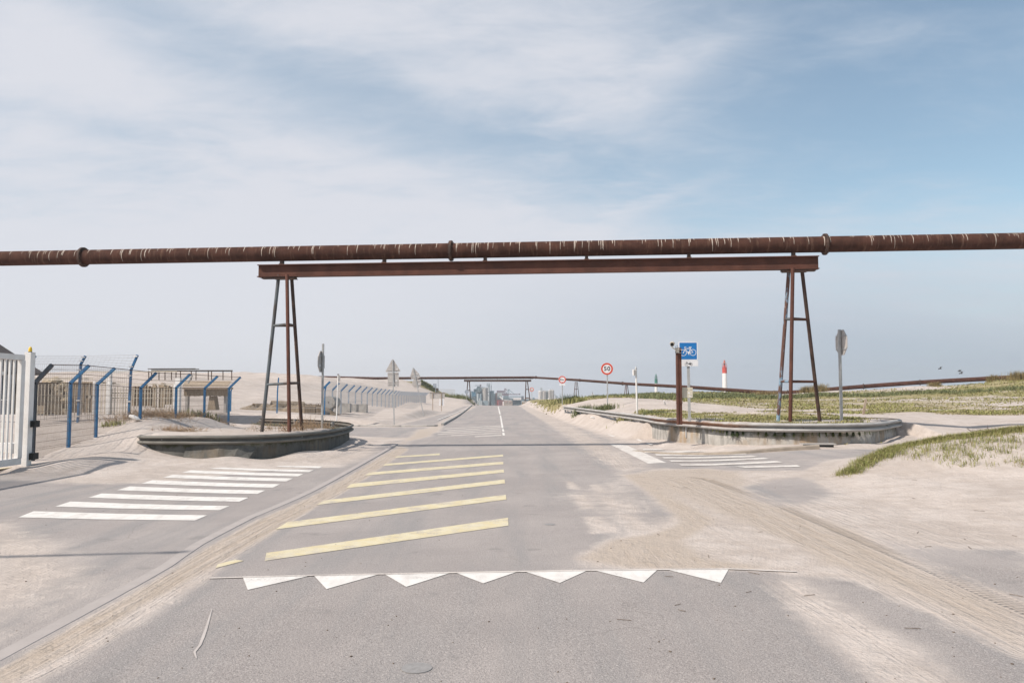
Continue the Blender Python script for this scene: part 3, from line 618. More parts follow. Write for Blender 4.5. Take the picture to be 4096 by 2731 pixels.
TP = [((557, 1324), (718, 1321), (569, 1355)), ((721, 1322), (878, 1317), (750, 1353)), ((882, 1318), (1040, 1314), (933, 1348)), ((1048, 1316), (1195, 1311), (1110, 1340)), ((1203, 1312), (1352, 1309), (1286, 1339)), ((1365, 1310), (1512, 1307), (1478, 1338)), ((1535, 1309), (1674, 1307), (1656, 1339))]
for q in TP: flat(mb, q, .005)
mb.build('give_way_teeth', M['pwhite'], road); mb = MB()
for a, c_ in zip(((480, 1327), (720, 1320.5), (1040, 1314.5), (1352, 1309), (1674, 1305.5)), ((720, 1320.5), (1040, 1314.5), (1352, 1309), (1674, 1305.5), (1830, 1312))): flat(mb, (a, c_, (c_[0], c_[1] + 2.6), (a[0], a[1] + 2.6)), .0075)
mb.build('ramp_edge_line', M['pfaded'], road)
mb = MB()
z8 = lambda a, c: (2320 + a / 2.352, 1700 + c / 2.352)
for q in (((275, 178), (440, 190), (815, 355), (640, 362)),): flat(mb, [z8(*p) for p in q], .005, False)
for q in (((585, 224), (760, 224), (800, 236), (600, 236)), ((600, 254), (1060, 236), (1240, 247), (620, 264)), ((705, 274), (1530, 262), (1580, 275), (720, 287)), ((765, 301), (1610, 287), (1680, 300), (790, 314)), ((835, 333), (1730, 308), (1790, 320), (860, 345)), ((930, 370), (1850, 338), (1910, 352), (960, 384)), ((1450, 390), (2040, 378), (2080, 393), (1560, 404))):
    flat(mb, [z8(*p) for p in q], .009, False)
mb.build('side_road_crossing', M['pdusty'], road)
mb = MB()
z4 = lambda a, c: (1750 + a / 4.704, 1450 + c / 4.704)
for q in (((1133, 822), (1150, 822), (1190, 972), (1162, 972)), ((1172, 990), (1195, 990), (1242, 1230), (1206, 1230)), ((1213, 1248), (1246, 1248), (1260, 1298), (1220, 1298)), ((1218, 1318), (1258, 1318), (1270, 1368), (1225, 1368))):
    flat(mb, [z4(q[i][0], q[i][1]) for i in (0, 3, 2, 1)], .005, False)
mb.build('centre_line', M['pwhite'], road)
mb = MB()
for q in (((130, 1240), (1190, 1181), (1190, 1190), (130, 1250)), ((180, 1272), (1193, 1212), (1195, 1222), (180, 1282)), ((0, 1310), (1196, 1243), (1198, 1253), (0, 1321)), ((0, 1346), (1198, 1274), (1200, 1285), (0, 1357)), ((250, 1368), (1200, 1312), (1203, 1325), (250, 1380)), ((700, 1385), (1200, 1357), (1203, 1372), (700, 1399))):
    flat(mb, [z4(*p) for p in q], .005, False)
mb.build('worn_hatching', M['pfaded'], road)
mb = MB()
for a, c in (((0, 1088), (120, 1040)), ((120, 1040), (330, 955)), ((330, 955), (570, 858))):
    pa, pb = G(*z4(*a)), G(*z4(*c))
    mb.bar(pa + Vector((0, 0, .03)), pb + Vector((0, 0, .03)), .12, .006)
for pts in (((1690, 808), (1900, 868), (2170, 952)),):
    for a, c in zip(pts[:-1], pts[1:]): mb.bar(G(*z4(*a)) + Vector((0, 0, .012)), G(*z4(*c)) + Vector((0, 0, .012)), .10, .006)
for pts in (((390, 96), (500, 120), (580, 150), (675, 187)), ((240, 90), (270, 90), (322, 108))):
    for a, c in zip(pts[:-1], pts[1:]): mb.bar(G(*z8(*a)) + Vector((0, 0, .008)), G(*z8(*c)) + Vector((0, 0, .008)), .11, .006)
mb.build('cycle_lane_line', M['pwhite'], road)
# iron covers and a paint smear on the carriageway
mb = MB()
for sx0, sy0, r in ((2199, 2097, .075), (1667, 2672, .10)):
    c = G(sx0, sy0); mb.prism(circ(r, 20), c, Vector((1, 0, 0)), Vector((0, 1, 0)), Vector((0, 0, 1)), 0.001, .006)
mb.build('valve_cover', M['cover'], road)
mb = MB()
sm = [(847, 2438), (838, 2470), (826, 2510), (812, 2550), (800, 2580), (778, 2608), (786, 2634)]
ws = [.004, .007, .011, .012, .010, .009, .004]
gp = [G(*p) for p in sm]
vsx = []
for p, w_ in zip(gp, ws): vsx += [p + Vector((-w_, 0, .005)), p + Vector((w_, 0, .005))]
mb.add(vsx, [(2 * i, 2 * i + 1, 2 * i + 3, 2 * i + 2) for i in range(len(gp) - 1)])
mb.build('paint_smear', M['pale_scar'], road)
# ------------------------------------------------------------------ kerbs
M['kerbtan'] = mk('tan_kerb', (.33, .28, .23), (.27, .23, .19), 4, .9, .3)
M['kerbpale'] = mk('sandy_kerb_stone', (.385, .348, .33), (.355, .322, .305), 5, .9, .3)
def kerb(pts, wd, h0, h1, name='kerb', mat=None):
    path = catmull([Vector((p[0], p[1], 0)) for p in pts], .5); mb = MB(); vs_ = []; n = len(path)
    for i, p in enumerate(path):
        d = (path[min(i + 1, n - 1)] - path[max(i - 1, 0)]); d.z = 0; d.normalize(); s_ = Vector((d.y, -d.x, 0))
        t = i / (n - 1); h = h0 + (h1 - h0) * t; z = zrf(p.x, p.y)
        for a, zq in ((-wd / 2, z - .1), (-wd / 2, z + h), (wd / 2 - .02, z + h), (wd / 2, z + h - .02), (wd / 2, z - .1)): vs_.append(Vector((p.x, p.y, 0)) + s_ * a + Vector((0, 0, zq)))
    fs = []
    for i in range(n - 1):
        for q in range(4): fs.append((5 * i + q, 5 * i + q + 1, 5 * i + q + 6, 5 * i + q + 5))
    fs += [list(range(5)), [5 * (n - 1) + q for q in range(5)][::-1]]
    mb.add(vs_, fs); return mb.build(name, mat or M['conc'], None)
kl = [G(a, c) for a, c in ((-30, 2660), (181, 2545), (457, 2395), (688, 2265), (813, 2178), (1026, 2066))]
tag(kerb([(p.x - .06, p.y + .02) for p in kl], 0.15, .004, .010, 'kerb', M['kerbpale']), 'dropped pale kerb stones along the sandy gutter at left', kind='structure')
kl = [G(a, c) for a, c in ((1026, 2066), (1239, 1974), (1400, 1888), (1560, 1797), (1590, 1778))]
tag(kerb([(p.x - .06, p.y + .02) for p in kl], 0.15, .006, .035, 'kerb', M['kerbpale']), 'kerb rising to a dark end at the mouth of the left side road', kind='structure')
kl = [G(a, c) for a, c in ((1775, 1701), (1800, 1686), (1830, 1668), (1868, 1640), (1890, 1622))]
tag(kerb([(p.x - .08, p.y) for p in kl], .16, .13, .12), 'dark kerb along the far left pavement', kind='structure')
kl = [(-12, 47.25), (-10.3, 47.1), (-6.5, 46.3), (-4.9, 46.05), (-4.35, 46.4)]
tag(kerb(kl, .14, .06, .10), 'kerb along the far side of the left side road', kind='structure')
tag(kerb([(3.75, 24.6), (4.6, 22.9), (5.9, 21.75), (7.4, 21.6), (8.25, 21.6)], .16, .02, .12, 'kerb', M['kerbtan']), 'low kerb at the edge of the right side road', kind='structure')
mb = MB(); c = G(3278, 1793); mb.box(c + Vector((0, .08, .05)), (.78, .16, .10)); dr = empty('kerb_drain', c, 'dark open drain inlet in the kerb below the right island wall', 'drain')
mb.build('inlet_dark', M['black'], dr); mb = MB(); mb.box(c + Vector((0, .12, .115)), (.9, .3, .03)); mb.build('cover_slab', M['conc'], dr)  # solid black block stands in for the shaded inlet opening
# ------------------------------------------------------------------ the overhead pipe and its gantry
ZV = Vector((0, 0, 1)); XV = Vector((1, 0, 0)); YV = Vector((0, 1, 0))
def py(x): return 24.85 - 0.0955 * x
PD = Vector((1, -0.0955, 0)).normalized(); PN = Vector((-0.0955, -1, 0)).normalized()     # along the pipe, towards the road user
PZ, PR = 6.31, 0.243
def onpipe(x, z=PZ): return Vector((x, py(x), z))
m, nt, b = newmat('rusty_pipe'); M['pipe'] = m
tcx = nn(nt, 'ShaderNodeTexCoord').outputs['Object']; pv = nn(nt, 'ShaderNodeNewGeometry').outputs['Position']
n_a = nz(nt, vscale(nt, pv, (1, 1, 1)), 2.2, 6.0, 0.65); n_b = nz(nt, vscale(nt, pv, (6, 1, .8)), 2.0, 5.0, 0.65); n_c = nz(nt, pv, 24, 4, .65)
cc = mx(nt, rmp(nt, n_a, .36, .64), (.078, .036, .026), (.048, .023, .017))
cc = mx(nt, rmp(nt, n_b, .52, .72, 0, .55), cc, (.175, .10, .072))
cc = mx(nt, rmp(nt, n_c, .56, .74, 0, .5), cc, (.05, .022, .016))
nt.links.new(cc, b.inputs['Base Color']); b.inputs['Roughness'].default_value = .9; b.inputs['Specular IOR Level'].default_value = .15
bumpto(nt, b, n_c, .4, .006)
M['lime'] = mk('bird_lime', (.54, .475, .41), (.36, .29, .24), 12, .9)
pl = empty('overhead_pipeline', onpipe(0), 'rusty overhead pipe streaked with bird droppings, crossing the road on the near gantry', 'pipeline')
XF = [(x - CX) / F for x in (318, 1802, 3313)]
def xat(sx0):           # where the pipe crosses picture column sx0
    k = (sx0 - CX) / F; return k * 24.85 / (1 + 0.0955 * k)
fx = [xat(318), xat(1802), xat(3313)]
ends = [-34.0] + [fx[0] - 7.9, fx[0], fx[1], fx[2], fx[2] + 8.4, fx[2] + 16.5] + [34.0]
for a, c in zip(ends[:-1], ends[1:]):
    mb = MB(); mb.tube([onpipe(a + .01), onpipe(c - .01)], PR, 40); mb.build('pipe_section', M['pipe'], pl, smooth=True)
for q in ends[1:-1]:
    mb = MB(); mb.tube([onpipe(q - .035), onpipe(q + .035)], PR + .085, 32)
    for k in range(16):
        t = 2 * math.pi * k / 16; o_ = ZV * math.sin(t) * (PR + .058) + PN * math.cos(t) * (PR + .058)
        mb.tube([onpipe(q - .065) + o_, onpipe(q + .065) + o_], .014, 6)
    mb.build('flange', M['rustdark'], pl)
rr = random.Random(3); mb = MB()
def drip(x, t0, t1, w0, wob):
    n_seg = 9; vs_ = []
    for i in range(n_seg + 1):
        f = i / n_seg; t = t0 + (t1 - t0) * f
        w_ = w0 * (1 - f) ** .55 * (1 if f > .06 else .6) + .003; xx = x + wob * f + .003 * math.sin(9 * f + x * 7)
        for s_ in (-1, 1):
            p = onpipe(xx + s_ * w_); vs_.append(p + (ZV * math.cos(t) + PN * math.sin(t)) * (PR + .0025))
    mb.add(vs_, [(2 * i, 2 * i + 2, 2 * i + 3, 2 * i + 1) for i in range(n_seg)])
x = -21.0
for _ in range(46): x_ = rr.uniform(-21, 17); drip(x_, .05, rr.uniform(1.5, 2.5), rr.uniform(.004, .009), 0)
while x < 17.5:
    for _ in range(rr.choice((1, 1, 2, 3, 4))):
        L = rr.uniform(.25, 1.0) if rr.random() < .6 else rr.uniform(1.0, 1.75)
        t0 = rr.uniform(.0, .45); drip(x, t0, t0 + L, rr.uniform(.004, .013), rr.uniform(-.015, .015)); x += rr.uniform(.03, .13)
    x += rr.uniform(.04, .42)
mb.build('bird_droppings', M['lime'], pl)
# gantry
gt = empty('support_gantry', onpipe(0, 5.55), 'rusty steel gantry with two tripod towers carrying a long beam over the road', 'gantry')
bl, br_ = xat(1026), xat(3284)
mb = MB(); zb = 5.55; hb = .40; wf = .13
for z, t in ((zb + .012, .024), (zb + hb - .012, .024)):
    mb.frame_box((onpipe(bl, z) + onpipe(br_, z)) / 2, PD * (br_ - bl) / 2 / PD.x, PN * wf, ZV * t / 2)
mb.frame_box((onpipe(bl, zb + hb / 2) + onpipe(br_, zb + hb / 2)) / 2, PD * (br_ - bl) / 2 / PD.x, PN * .008, ZV * (hb / 2 - .024))
mb.build('beam', M['rustred'], gt)
for x0, x1 in ((bl + .14, bl + 1.25), (br_ - 1.1, br_ - .10)):
    mb = MB(); mb.frame_box((onpipe(x0, zb - .03) + onpipe(x1, zb - .03)) / 2, PD * (x1 - x0) / 2, PN * .10, ZV * .027); mb.build('bearing_plate', M['rustdark'], gt)
for sx0 in (1120, 1533, 1940, 2349, 2762, 3184):
    q = xat(sx0); mb = MB()
    mb.frame_box(onpipe(q, zb + hb + .015), PD * .07, PN * .10, ZV * .012); mb.frame_box(onpipe(q, PZ - PR - .035), PD * .05, PN * .07, ZV * .045); mb.bar(onpipe(q, zb + hb), onpipe(q, PZ - PR), .05)
    mb.build('pipe_saddle', M['rustdark'], gt)
def towers(parent, legs, mats, braces, r, rb):
    for (p0, p1), mm in zip(legs, mats):
        mb = MB(); d = (p1 - p0); mb.tube([p0, p1 + d.normalized() * .25], r, 14); mb.build('leg', M[mm], parent, smooth=True)
    for f, mm in braces:
        for i, j in ((0, 1), (1, 2), (2, 0)):
            mb = MB(); a = legs[i][0].lerp(legs[i][1], f); c = legs[j][0].lerp(legs[j][1], f); mb.tube([a, c], rb, 10); mb.build('brace', M[mm[min(i, len(mm) - 1)]], parent, smooth=True)
def sub(name, parent, m_, build):
    mb = MB(); build(mb); return mb.build(name, m_, parent)
tl = sub('tower', gt, M['rustdark'], lambda q: q.frame_box(onpipe(P(1142, 1099, 25.5).x, 5.482), PD * .36, PN * .12, ZV * .010))
towers(tl, [(P(1115, 1101, 25.6), P(1047, 1729, 25.4)), (P(1148, 1099, 25.3), P(1157.6, 1727, 24.4)), (P(1166, 1101, 25.7), P(1207, 1713, 26.5))], ('slate', 'rustred', 'rustdark'),
       [(.325, ('slate', 'rustdark')), (.70, ('slate', 'rustdark'))], .056, .040)
tr = sub('tower', gt, M['rustdark'], lambda q: q.frame_box(onpipe(P(3178, 1071, 24.02).x, 5.482), PD * .36, PN * .12, ZV * .010))
towers(tr, [(P(3156, 1073, 24.2), P(3112, 1681.5, 25.0)), (P(3171, 1071, 23.8), P(3161, 1688, 24.0)), (P(3207, 1073, 24.1), P(3279, 1682.6, 25.1))], ('peelblue', 'rustred', 'rustdark'),
       [(.33, ('slate', 'rust')), (.738, ('peelblue', 'rust'))], .056, .040)
# ------------------------------------------------------------------ guard rails and island walls
PROF = [(.25, 0), (.45, .03), (1, .15), (1, .26), (.06, .43), (.06, .57), (1, .74), (1, .85), (.45, .97), (.25, 1.0)]
def railmat(name, base, rustamt):
    m, nt, b = newmat(name)
    pos = nn(nt, 'ShaderNodeTexCoord').outputs['Object']
    rs = nn(nt, 'ShaderNodeAttribute', _attribute_name='rust').outputs['Fac']
    n_ = nz(nt, vscale(nt, pos, (1, 1, 5)), 1.8, 6, .65); n2_ = nz(nt, pos, 16, 5, .65)
    cc = mx(nt, rmp(nt, n_, .38, .66), base, tuple(c * .72 for c in base))
    cc = mx(nt, rmp(nt, n2_, .56, .72, 0, .5), cc, (.17, .15, .125))
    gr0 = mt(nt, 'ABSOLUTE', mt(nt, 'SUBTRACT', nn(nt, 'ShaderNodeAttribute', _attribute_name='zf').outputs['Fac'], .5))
    cc = mx(nt, mt(nt, 'MULTIPLY', rmp(nt, gr0, .08, .24, .5, 0.0), rmp(nt, n_, .2, .55, .6, 1.0)), cc, tuple(c * .32 for c in base))  # groove painted darker, grime standing in for the corrugation's shade
    v = mt(nt, 'ADD', rs, mt(nt, 'MULTIPLY_ADD', n_, 1.0, -.5))
    cc = mx(nt, rmp(nt, v, .35, .95), cc, mx(nt, rmp(nt, n2_, .4, .6), (.23, .11, .065), (.36, .22, .15)))
    nt.links.new(cc, b.inputs['Base Color']); b.inputs['Roughness'].default_value = .8; b.inputs['Metallic'].default_value = 0; b.inputs['Specular IOR Level'].default_value = .2
    bumpto(nt, b, n2_, .15, .004); return m
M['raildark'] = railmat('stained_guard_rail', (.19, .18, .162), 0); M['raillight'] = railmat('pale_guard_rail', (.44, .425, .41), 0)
def rail(name, path2, ztop, h, depth, mat, parent, out, rustf=None, name_mesh='rail'):
    path = catmull([Vector((p[0], p[1], 0)) for p in path2], .22); n = len(path); k = len(PROF); V = []; RU = []; ZF = []
    for i, p in enumerate(path):
        d = path[min(i + 1, n - 1)] - path[max(i - 1, 0)]; d.z = 0; d.normalize(); o_ = Vector((d.y, -d.x, 0)) * out
        f = i / (n - 1); zt = ztop(f) if callable(ztop) else ztop; hh = h(f) if callable(h) else h
        for q, (a, zf) in enumerate(PROF):
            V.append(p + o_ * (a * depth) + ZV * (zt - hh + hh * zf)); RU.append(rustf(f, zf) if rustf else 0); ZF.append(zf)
    org = ORG[parent.name]
    FQ_ = [(i * k + q, (i + 1) * k + q, (i + 1) * k + q + 1, i * k + q + 1) for i in range(n - 1) for q in range(k - 1)]
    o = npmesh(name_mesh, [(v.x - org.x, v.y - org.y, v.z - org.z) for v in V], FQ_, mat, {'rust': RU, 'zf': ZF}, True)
    o.parent = parent; ORG[o.name] = org
    s_ = o.modifiers.new('sheet thickness', 'SOLIDIFY'); s_.thickness = .006; s_.offset = 0
    return path
def wallmat(name, base, mossy, tan_):
    m, nt, b = newmat(name)
    pos = nn(nt, 'ShaderNodeNewGeometry').outputs['Position']; hgt = nn(nt, 'ShaderNodeAttribute', _attribute_name='hgt').outputs['Fac']
    dr_ = nz(nt, vscale(nt, pos, (5, 5, .7)), 1.0, 5, .65); n_ = nz(nt, pos, 3.0, 7, .68); f_ = nz(nt, pos, 30, 4, .65); lf = nz(nt, pos, .45, 3, .5)
    cc = mx(nt, rmp(nt, n_, .35, .65), base, tuple(c * .70 for c in base))
    cc = mx(nt, rmp(nt, dr_, .48, .68, 0, .75), cc, tuple(c * .45 for c in base))
    cc = mx(nt, mt(nt, 'MULTIPLY', rmp(nt, lf, .45, .6), rmp(nt, dr_, .35, .6, 0, tan_)), cc, (.36, .25, .15))
    v = mt(nt, 'ADD', hgt, mt(nt, 'MULTIPLY_ADD', n_, 1.3, -.65))
    cc = mx(nt, rmp(nt, v, .75, 1.05, 0, mossy), cc, (.05, .052, .02))
    nt.links.new(cc, b.inputs['Base Color']); b.inputs['Roughness'].default_value = .95
    bumpto(nt, b, mt(nt, 'ADD', mt(nt, 'MULTIPLY', n_, 2.5), f_), .8, .012); return m
M['walldark'] = wallmat('mossy_stained_concrete', (.125, .122, .112), .85, .3); M['walllight'] = wallmat('pale_stained_concrete', (.43, .41, .38), .55, .8)
def isle_wall(path2, zt, zb_, th, mat, out, label, name='retaining_wall', inset=.05):
    path = catmull([Vector((p[0], p[1], 0)) for p in path2], .22); n = len(path); V = []; H = []; k = 6
    o = empty(name, (path[n // 2].x, path[n // 2].y, zb_), label, 'wall'); org = ORG[o.name]
    for i, p in enumerate(path):
        d = path[min(i + 1, n - 1)] - path[max(i - 1, 0)]; d.z = 0; d.normalize(); o_ = Vector((d.y, -d.x, 0)) * out
        f = i / (n - 1); a = zt(f) if callable(zt) else zt
        rag = .012 * math.sin(i * 1.7) + .01 * math.sin(i * .61)
        for e, z, hg in ((-inset, zb_, 0), (-inset, (zb_ + a) / 2, .5), (-inset - .01 + rag * .4, a - .02 + rag, 1), (-inset - .03, a + rag, 1), (-inset - th, a + rag, 1), (-inset - th, zb_, 0)): V.append(p + o_ * e + ZV * z - org); H.append(hg)
    FQ_ = [(i * k + q, (i + 1) * k + q, (i + 1) * k + q + 1, i * k + q + 1) for i in range(n - 1) for q in range(k - 1)]
    w_ = npmesh('concrete_face', V, FQ_, mat, {'hgt': H}, True); w_.parent = o; ORG[w_.name] = org; w_.data.set_sharp_from_angle(angle=R(45)); return o
def spts(parent, path, step, z0, z1, mat):
    for i in range(2, len(path) - 1, step):
        d = path[i + 1] - path[i - 1]; d.z = 0; d.normalize(); s_ = Vector((-d.y, d.x, 0))
        mb = MB(); mb.frame_box(path[i] + s_ * .07 * 1 + ZV * (z0 + z1) / 2, d * .03, s_ * .05, ZV * (z1 - z0) / 2); mb.build('post', mat, parent)
gl = empty('guard_rail', (-8, 22.3, .4), 'dark stained corrugated guard rail curving round the left sand island', 'guard rail')
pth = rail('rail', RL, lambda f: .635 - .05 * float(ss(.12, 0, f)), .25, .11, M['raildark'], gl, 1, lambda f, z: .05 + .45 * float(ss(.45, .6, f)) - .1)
mb = MB()
for i in range(8, len(pth) - 2, 17):
    mb = MB(); d = (pth[i + 1] - pth[i]).normalized(); o_ = Vector((d.y, -d.x, 0)); mb.tube([pth[i] + o_ * .005 + ZV * .51, pth[i] + o_ * .025 + ZV * .51], .014, 8); mb.build('bolt', M['galv'], gl)
spts(gl, pth[70:], 16, .1, .6, M['galv'])
mb = MB()
e = pth[-1]; mb.box((e.x + .1, e.y - .12, .22), (.22, .22, .5)); mb.build('end_block', M['walldark'], gl)
isle_wall(RL[1:], .40, -.12, .40, M['walldark'], 1, 'dark mossy concrete wall under the left guard rail')
# a slumped slab of sand and cement leaning on the wall
mb = MB(); sl = empty('concrete_slab', (-8.2, 22.0, 0), 'broken grey concrete slab leaning on the left island wall', 'slab')
base_ = [(-9.1, 22.10), (-8.6, 22.02), (-8.1, 22.00), (-7.7, 22.05), (-7.35, 22.22)]
top_ = [(-9.05, 22.27, .30), (-8.6, 22.22, .385), (-8.1, 22.2, .385), (-7.6, 22.36, .36), (-7.2, 22.62, .30)]
fr = [Vector((x_, y_, zrf(x_, y_) - .02)) for x_, y_ in base_]; tp = [Vector(t) for t in top_]; bk = [Vector((t.x, t.y + .12, -.02)) for t in tp]
vsx = fr + tp + bk; fs = []
for i in range(4): fs += [(i, i + 1, 6 + i, 5 + i), (5 + i, 6 + i, 11 + i, 10 + i)]
fs += [(0, 5, 10), (4, 14, 9)]
mb.add(vsx, fs); mb.build('slab', M['walldark'], sl)
gr_ = empty('guard_rail', (8, 22.8, .7), 'long pale guard rail with a rusty stretch, swinging round the right island', 'guard rail')
def zt_r(f): return .95 - .0 * f
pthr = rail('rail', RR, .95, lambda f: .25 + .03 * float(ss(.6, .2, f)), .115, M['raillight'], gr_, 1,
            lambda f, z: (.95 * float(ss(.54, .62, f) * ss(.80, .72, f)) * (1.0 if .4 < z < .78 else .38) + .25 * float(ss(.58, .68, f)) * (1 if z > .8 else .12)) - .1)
spts(gr_, pthr[:150], 18, .35, .9, M['galv'])
mb = MB()
for i in range(6, len(pthr) - 2, 18):
    mb = MB(); d = (pthr[i + 1] - pthr[i]).normalized(); o_ = Vector((d.y, -d.x, 0)); mb.tube([pthr[i] + o_ * .005 + ZV * .815, pthr[i] + o_ * .025 + ZV * .815], .013, 8); mb.build('bolt', M['rustdark'], gr_)
isle_wall(RR[3:], lambda f: .70, -.05, .40, M['walllight'], 1, 'pale stained concrete wall under the right guard rail')
# moss and hanging weeds on the right wall
def blades(name, centres, hrange, wrange, mat, lean=.35, parent=None, seed=1, droop=False, bend=.5):
    """centres: array n x 3 of roots; each blade a bent two-segment strip"""
    r_ = np.random.default_rng(seed); C_ = np.asarray(centres, float); n = len(C_)
    h = r_.uniform(*hrange, n); w_ = r_.uniform(*wrange, n); a = r_.uniform(0, 2 * np.pi, n); ln = r_.uniform(0, lean, n)
    dx, dy = np.cos(a) * ln, np.sin(a) * ln; px, py_ = -np.sin(a), np.cos(a); s_ = -1 if droop else 1
    mid_ = C_ + np.stack([dx * h * .35, dy * h * .35, s_ * h * .6], 1); tip = C_ + np.stack([dx * h * (1 + bend), dy * h * (1 + bend), s_ * h * (1 - .35 * ln)], 1)
    off = np.stack([px * w_ / 2, py_ * w_ / 2, 0 * w_], 1)
    V = np.stack([C_ - off, C_ + off, mid_ + off * .75, mid_ - off * .75, tip + off * .1, tip - off * .1], 1).reshape(-1, 3)
    i0 = np.arange(n)[:, None] * 6; Fq = np.concatenate([i0 + [0, 1, 2, 3], i0 + [3, 2, 4, 5]], 0)
    if parent is not None: V = V - np.array(ORG[parent.name])
    o = npmesh(name, V, Fq, mat, None, False)
    if parent is not None: o.parent = parent; ORG[o.name] = ORG[parent.name]
    return o
def wallpt(path, i): 
    d = (path[i + 1] - path[i]).normalized(); return path[i], Vector((d.y, -d.x, 0))
rw = random.Random(5)
def wallmoss(sx_list, lab, mat, n, hr, seed, up=False):
    cs = []
    for sx0, spread in sx_list:
        j = min(range(len(pthr) - 1), key=lambda i: abs((pthr[i].x / pthr[i].y) * F + CX - sx0) if pthr[i].y < 27 else 1e9)
        for _ in range(n):
            p, o_ = wallpt(pthr, max(0, min(len(pthr) - 2, j + int(rw.gauss(0, spread))))); cs.append(p + o_ * (-.05 + rw.uniform(0, .05)) + ZV * (.72 - rw.uniform(0, .05)))
    o = empty('wall_weed', cs[0], lab, 'plant', 'weeds hanging on the right wall')
    blades('leaves', [tuple(c) for c in cs], hr, (.012, .03), mat, .8, o, seed, not up)
wallmoss([(2935, .6), (2925, .8)], 'round dark green cushion of weed hanging under the rail on the pale right wall', M['bushdark'], 260, (.05, .2), 4)
wallmoss([(2870, 1.2)], 'small yellowish weed tuft under the rusty stretch of rail', M['grass'], 80, (.04, .10), 5)
wallmoss([(3085, 1.6), (3120, 1.5)], 'wide mossy fringe on the right wall below the right tower', M['moss'], 200, (.05, .16), 6)
wallmoss([(3330, 1.2), (3400, 1.6)], 'mixed green and straw weeds near the right end of the pale wall', M['moss'], 160, (.05, .17), 7)
# ------------------------------------------------------------------ signs
def frame(az):                          # az: direction the face looks towards, degrees from -Y (towards the camera), positive to the right
    n_v = Vector((math.sin(R(az)), -math.cos(R(az)), 0)); return n_v, Vector((-n_v.y, n_v.x, 0))
def post(parent, base, top, w_, d_, mat, n_v, u_v):
    mb = MB(); mb.frame_box((base + top) / 2, u_v * w_ / 2, n_v * d_ / 2, (top - base) / 2); mb.build('post', mat, parent)
def disc_sign(name, label, base, c, r, az, txt, scale, panel=None):
    n_v, u_v = frame(az); o = empty(name, base, label, 'road sign'); c = Vector(c)
    mb = MB(); mb.tube([base - ZV * .2, Vector((base.x, base.y, c.z + r * .6)) if True else c], .038, 12); mb.build('post', M['galv'], o, smooth=True)
    c = c + n_v * .05
    mb = MB(); mb.prism(circ(r, 40), c, u_v, ZV, n_v, -.012, .010); mb.build('plate', M['signwhite'], o)
    mb = MB(); mb.ring(r * .70, r * .97, c, u_v, ZV, n_v, .0105, .014, 40); mb.build('red_ring', M['red'], o)
    mb = MB()
    if txt == '50':
        text_into(mb, '5', r * .98, c - u_v * r * .265, u_v, ZV, n_v, .0105, .0145, r * .022); mb.build('numeral', M['ink'], o); mb = MB(); text_into(mb, '0', r * .98, c + u_v * r * .285, u_v, ZV, n_v, .0105, .0145, r * .022)
    else:
        text_into(mb, '4', r * .62, c - u_v * r * .40 + ZV * .0, u_v, ZV, n_v, .0105, .0145, r * .05); mb.build('numeral', M['ink'], o); mb = MB()
        text_into(mb, ',8m', r * .46, c + u_v * r * .18 - ZV * r * .04, u_v, ZV, n_v, .0105, .0145, r * .012)
        for s_ in (1, -1): mb.build('mark', M['ink'], o); mb = MB(); mb.prism([(-.09 * r, s_ * .70 * r), (.09 * r, s_ * .70 * r), (0, s_ * .56 * r)][::s_], c, u_v, ZV, n_v, .0105, .0145)
    mb.build('numeral', M['ink'], o)
    if panel:
        pc = c - ZV * (r + panel[1] / 2 + .015)
        mb = MB(); mb.prism(rrect(panel[0], panel[1], .02), pc, u_v, ZV, n_v, -.010, .008); pp = mb.build('panel', M['signwhite'], o)
        mb = MB(); text_into(mb, '7 t >', panel[1] * .62, pc, u_v, ZV, n_v, .0085, .011); mb.build('lettering', M['inkgrey'], pp)
    return o
c = P(2427.5, 1475, 48); disc_sign('speed_limit_sign', 'round white and red sign reading 50 beside the long guard rail', P(2430, 1624, 48), c, .37, -2, '50', 1)
c = P(2249, 1518, 66); b0 = P(2249.5, 1622, 66); disc_sign('height_limit_sign', 'round 4,8m height limit sign crossing the descending pipe, small panel below', b0, c, .315, -2, '4,8m', 1, (.50, .16))
c = P(2127, 1557.5, 150); disc_sign('height_limit_sign', 'tiny 4,8m height limit sign beside the far gantry', P(2127.5, 1603, 150), c, .40, 0, '4,8m', 1)
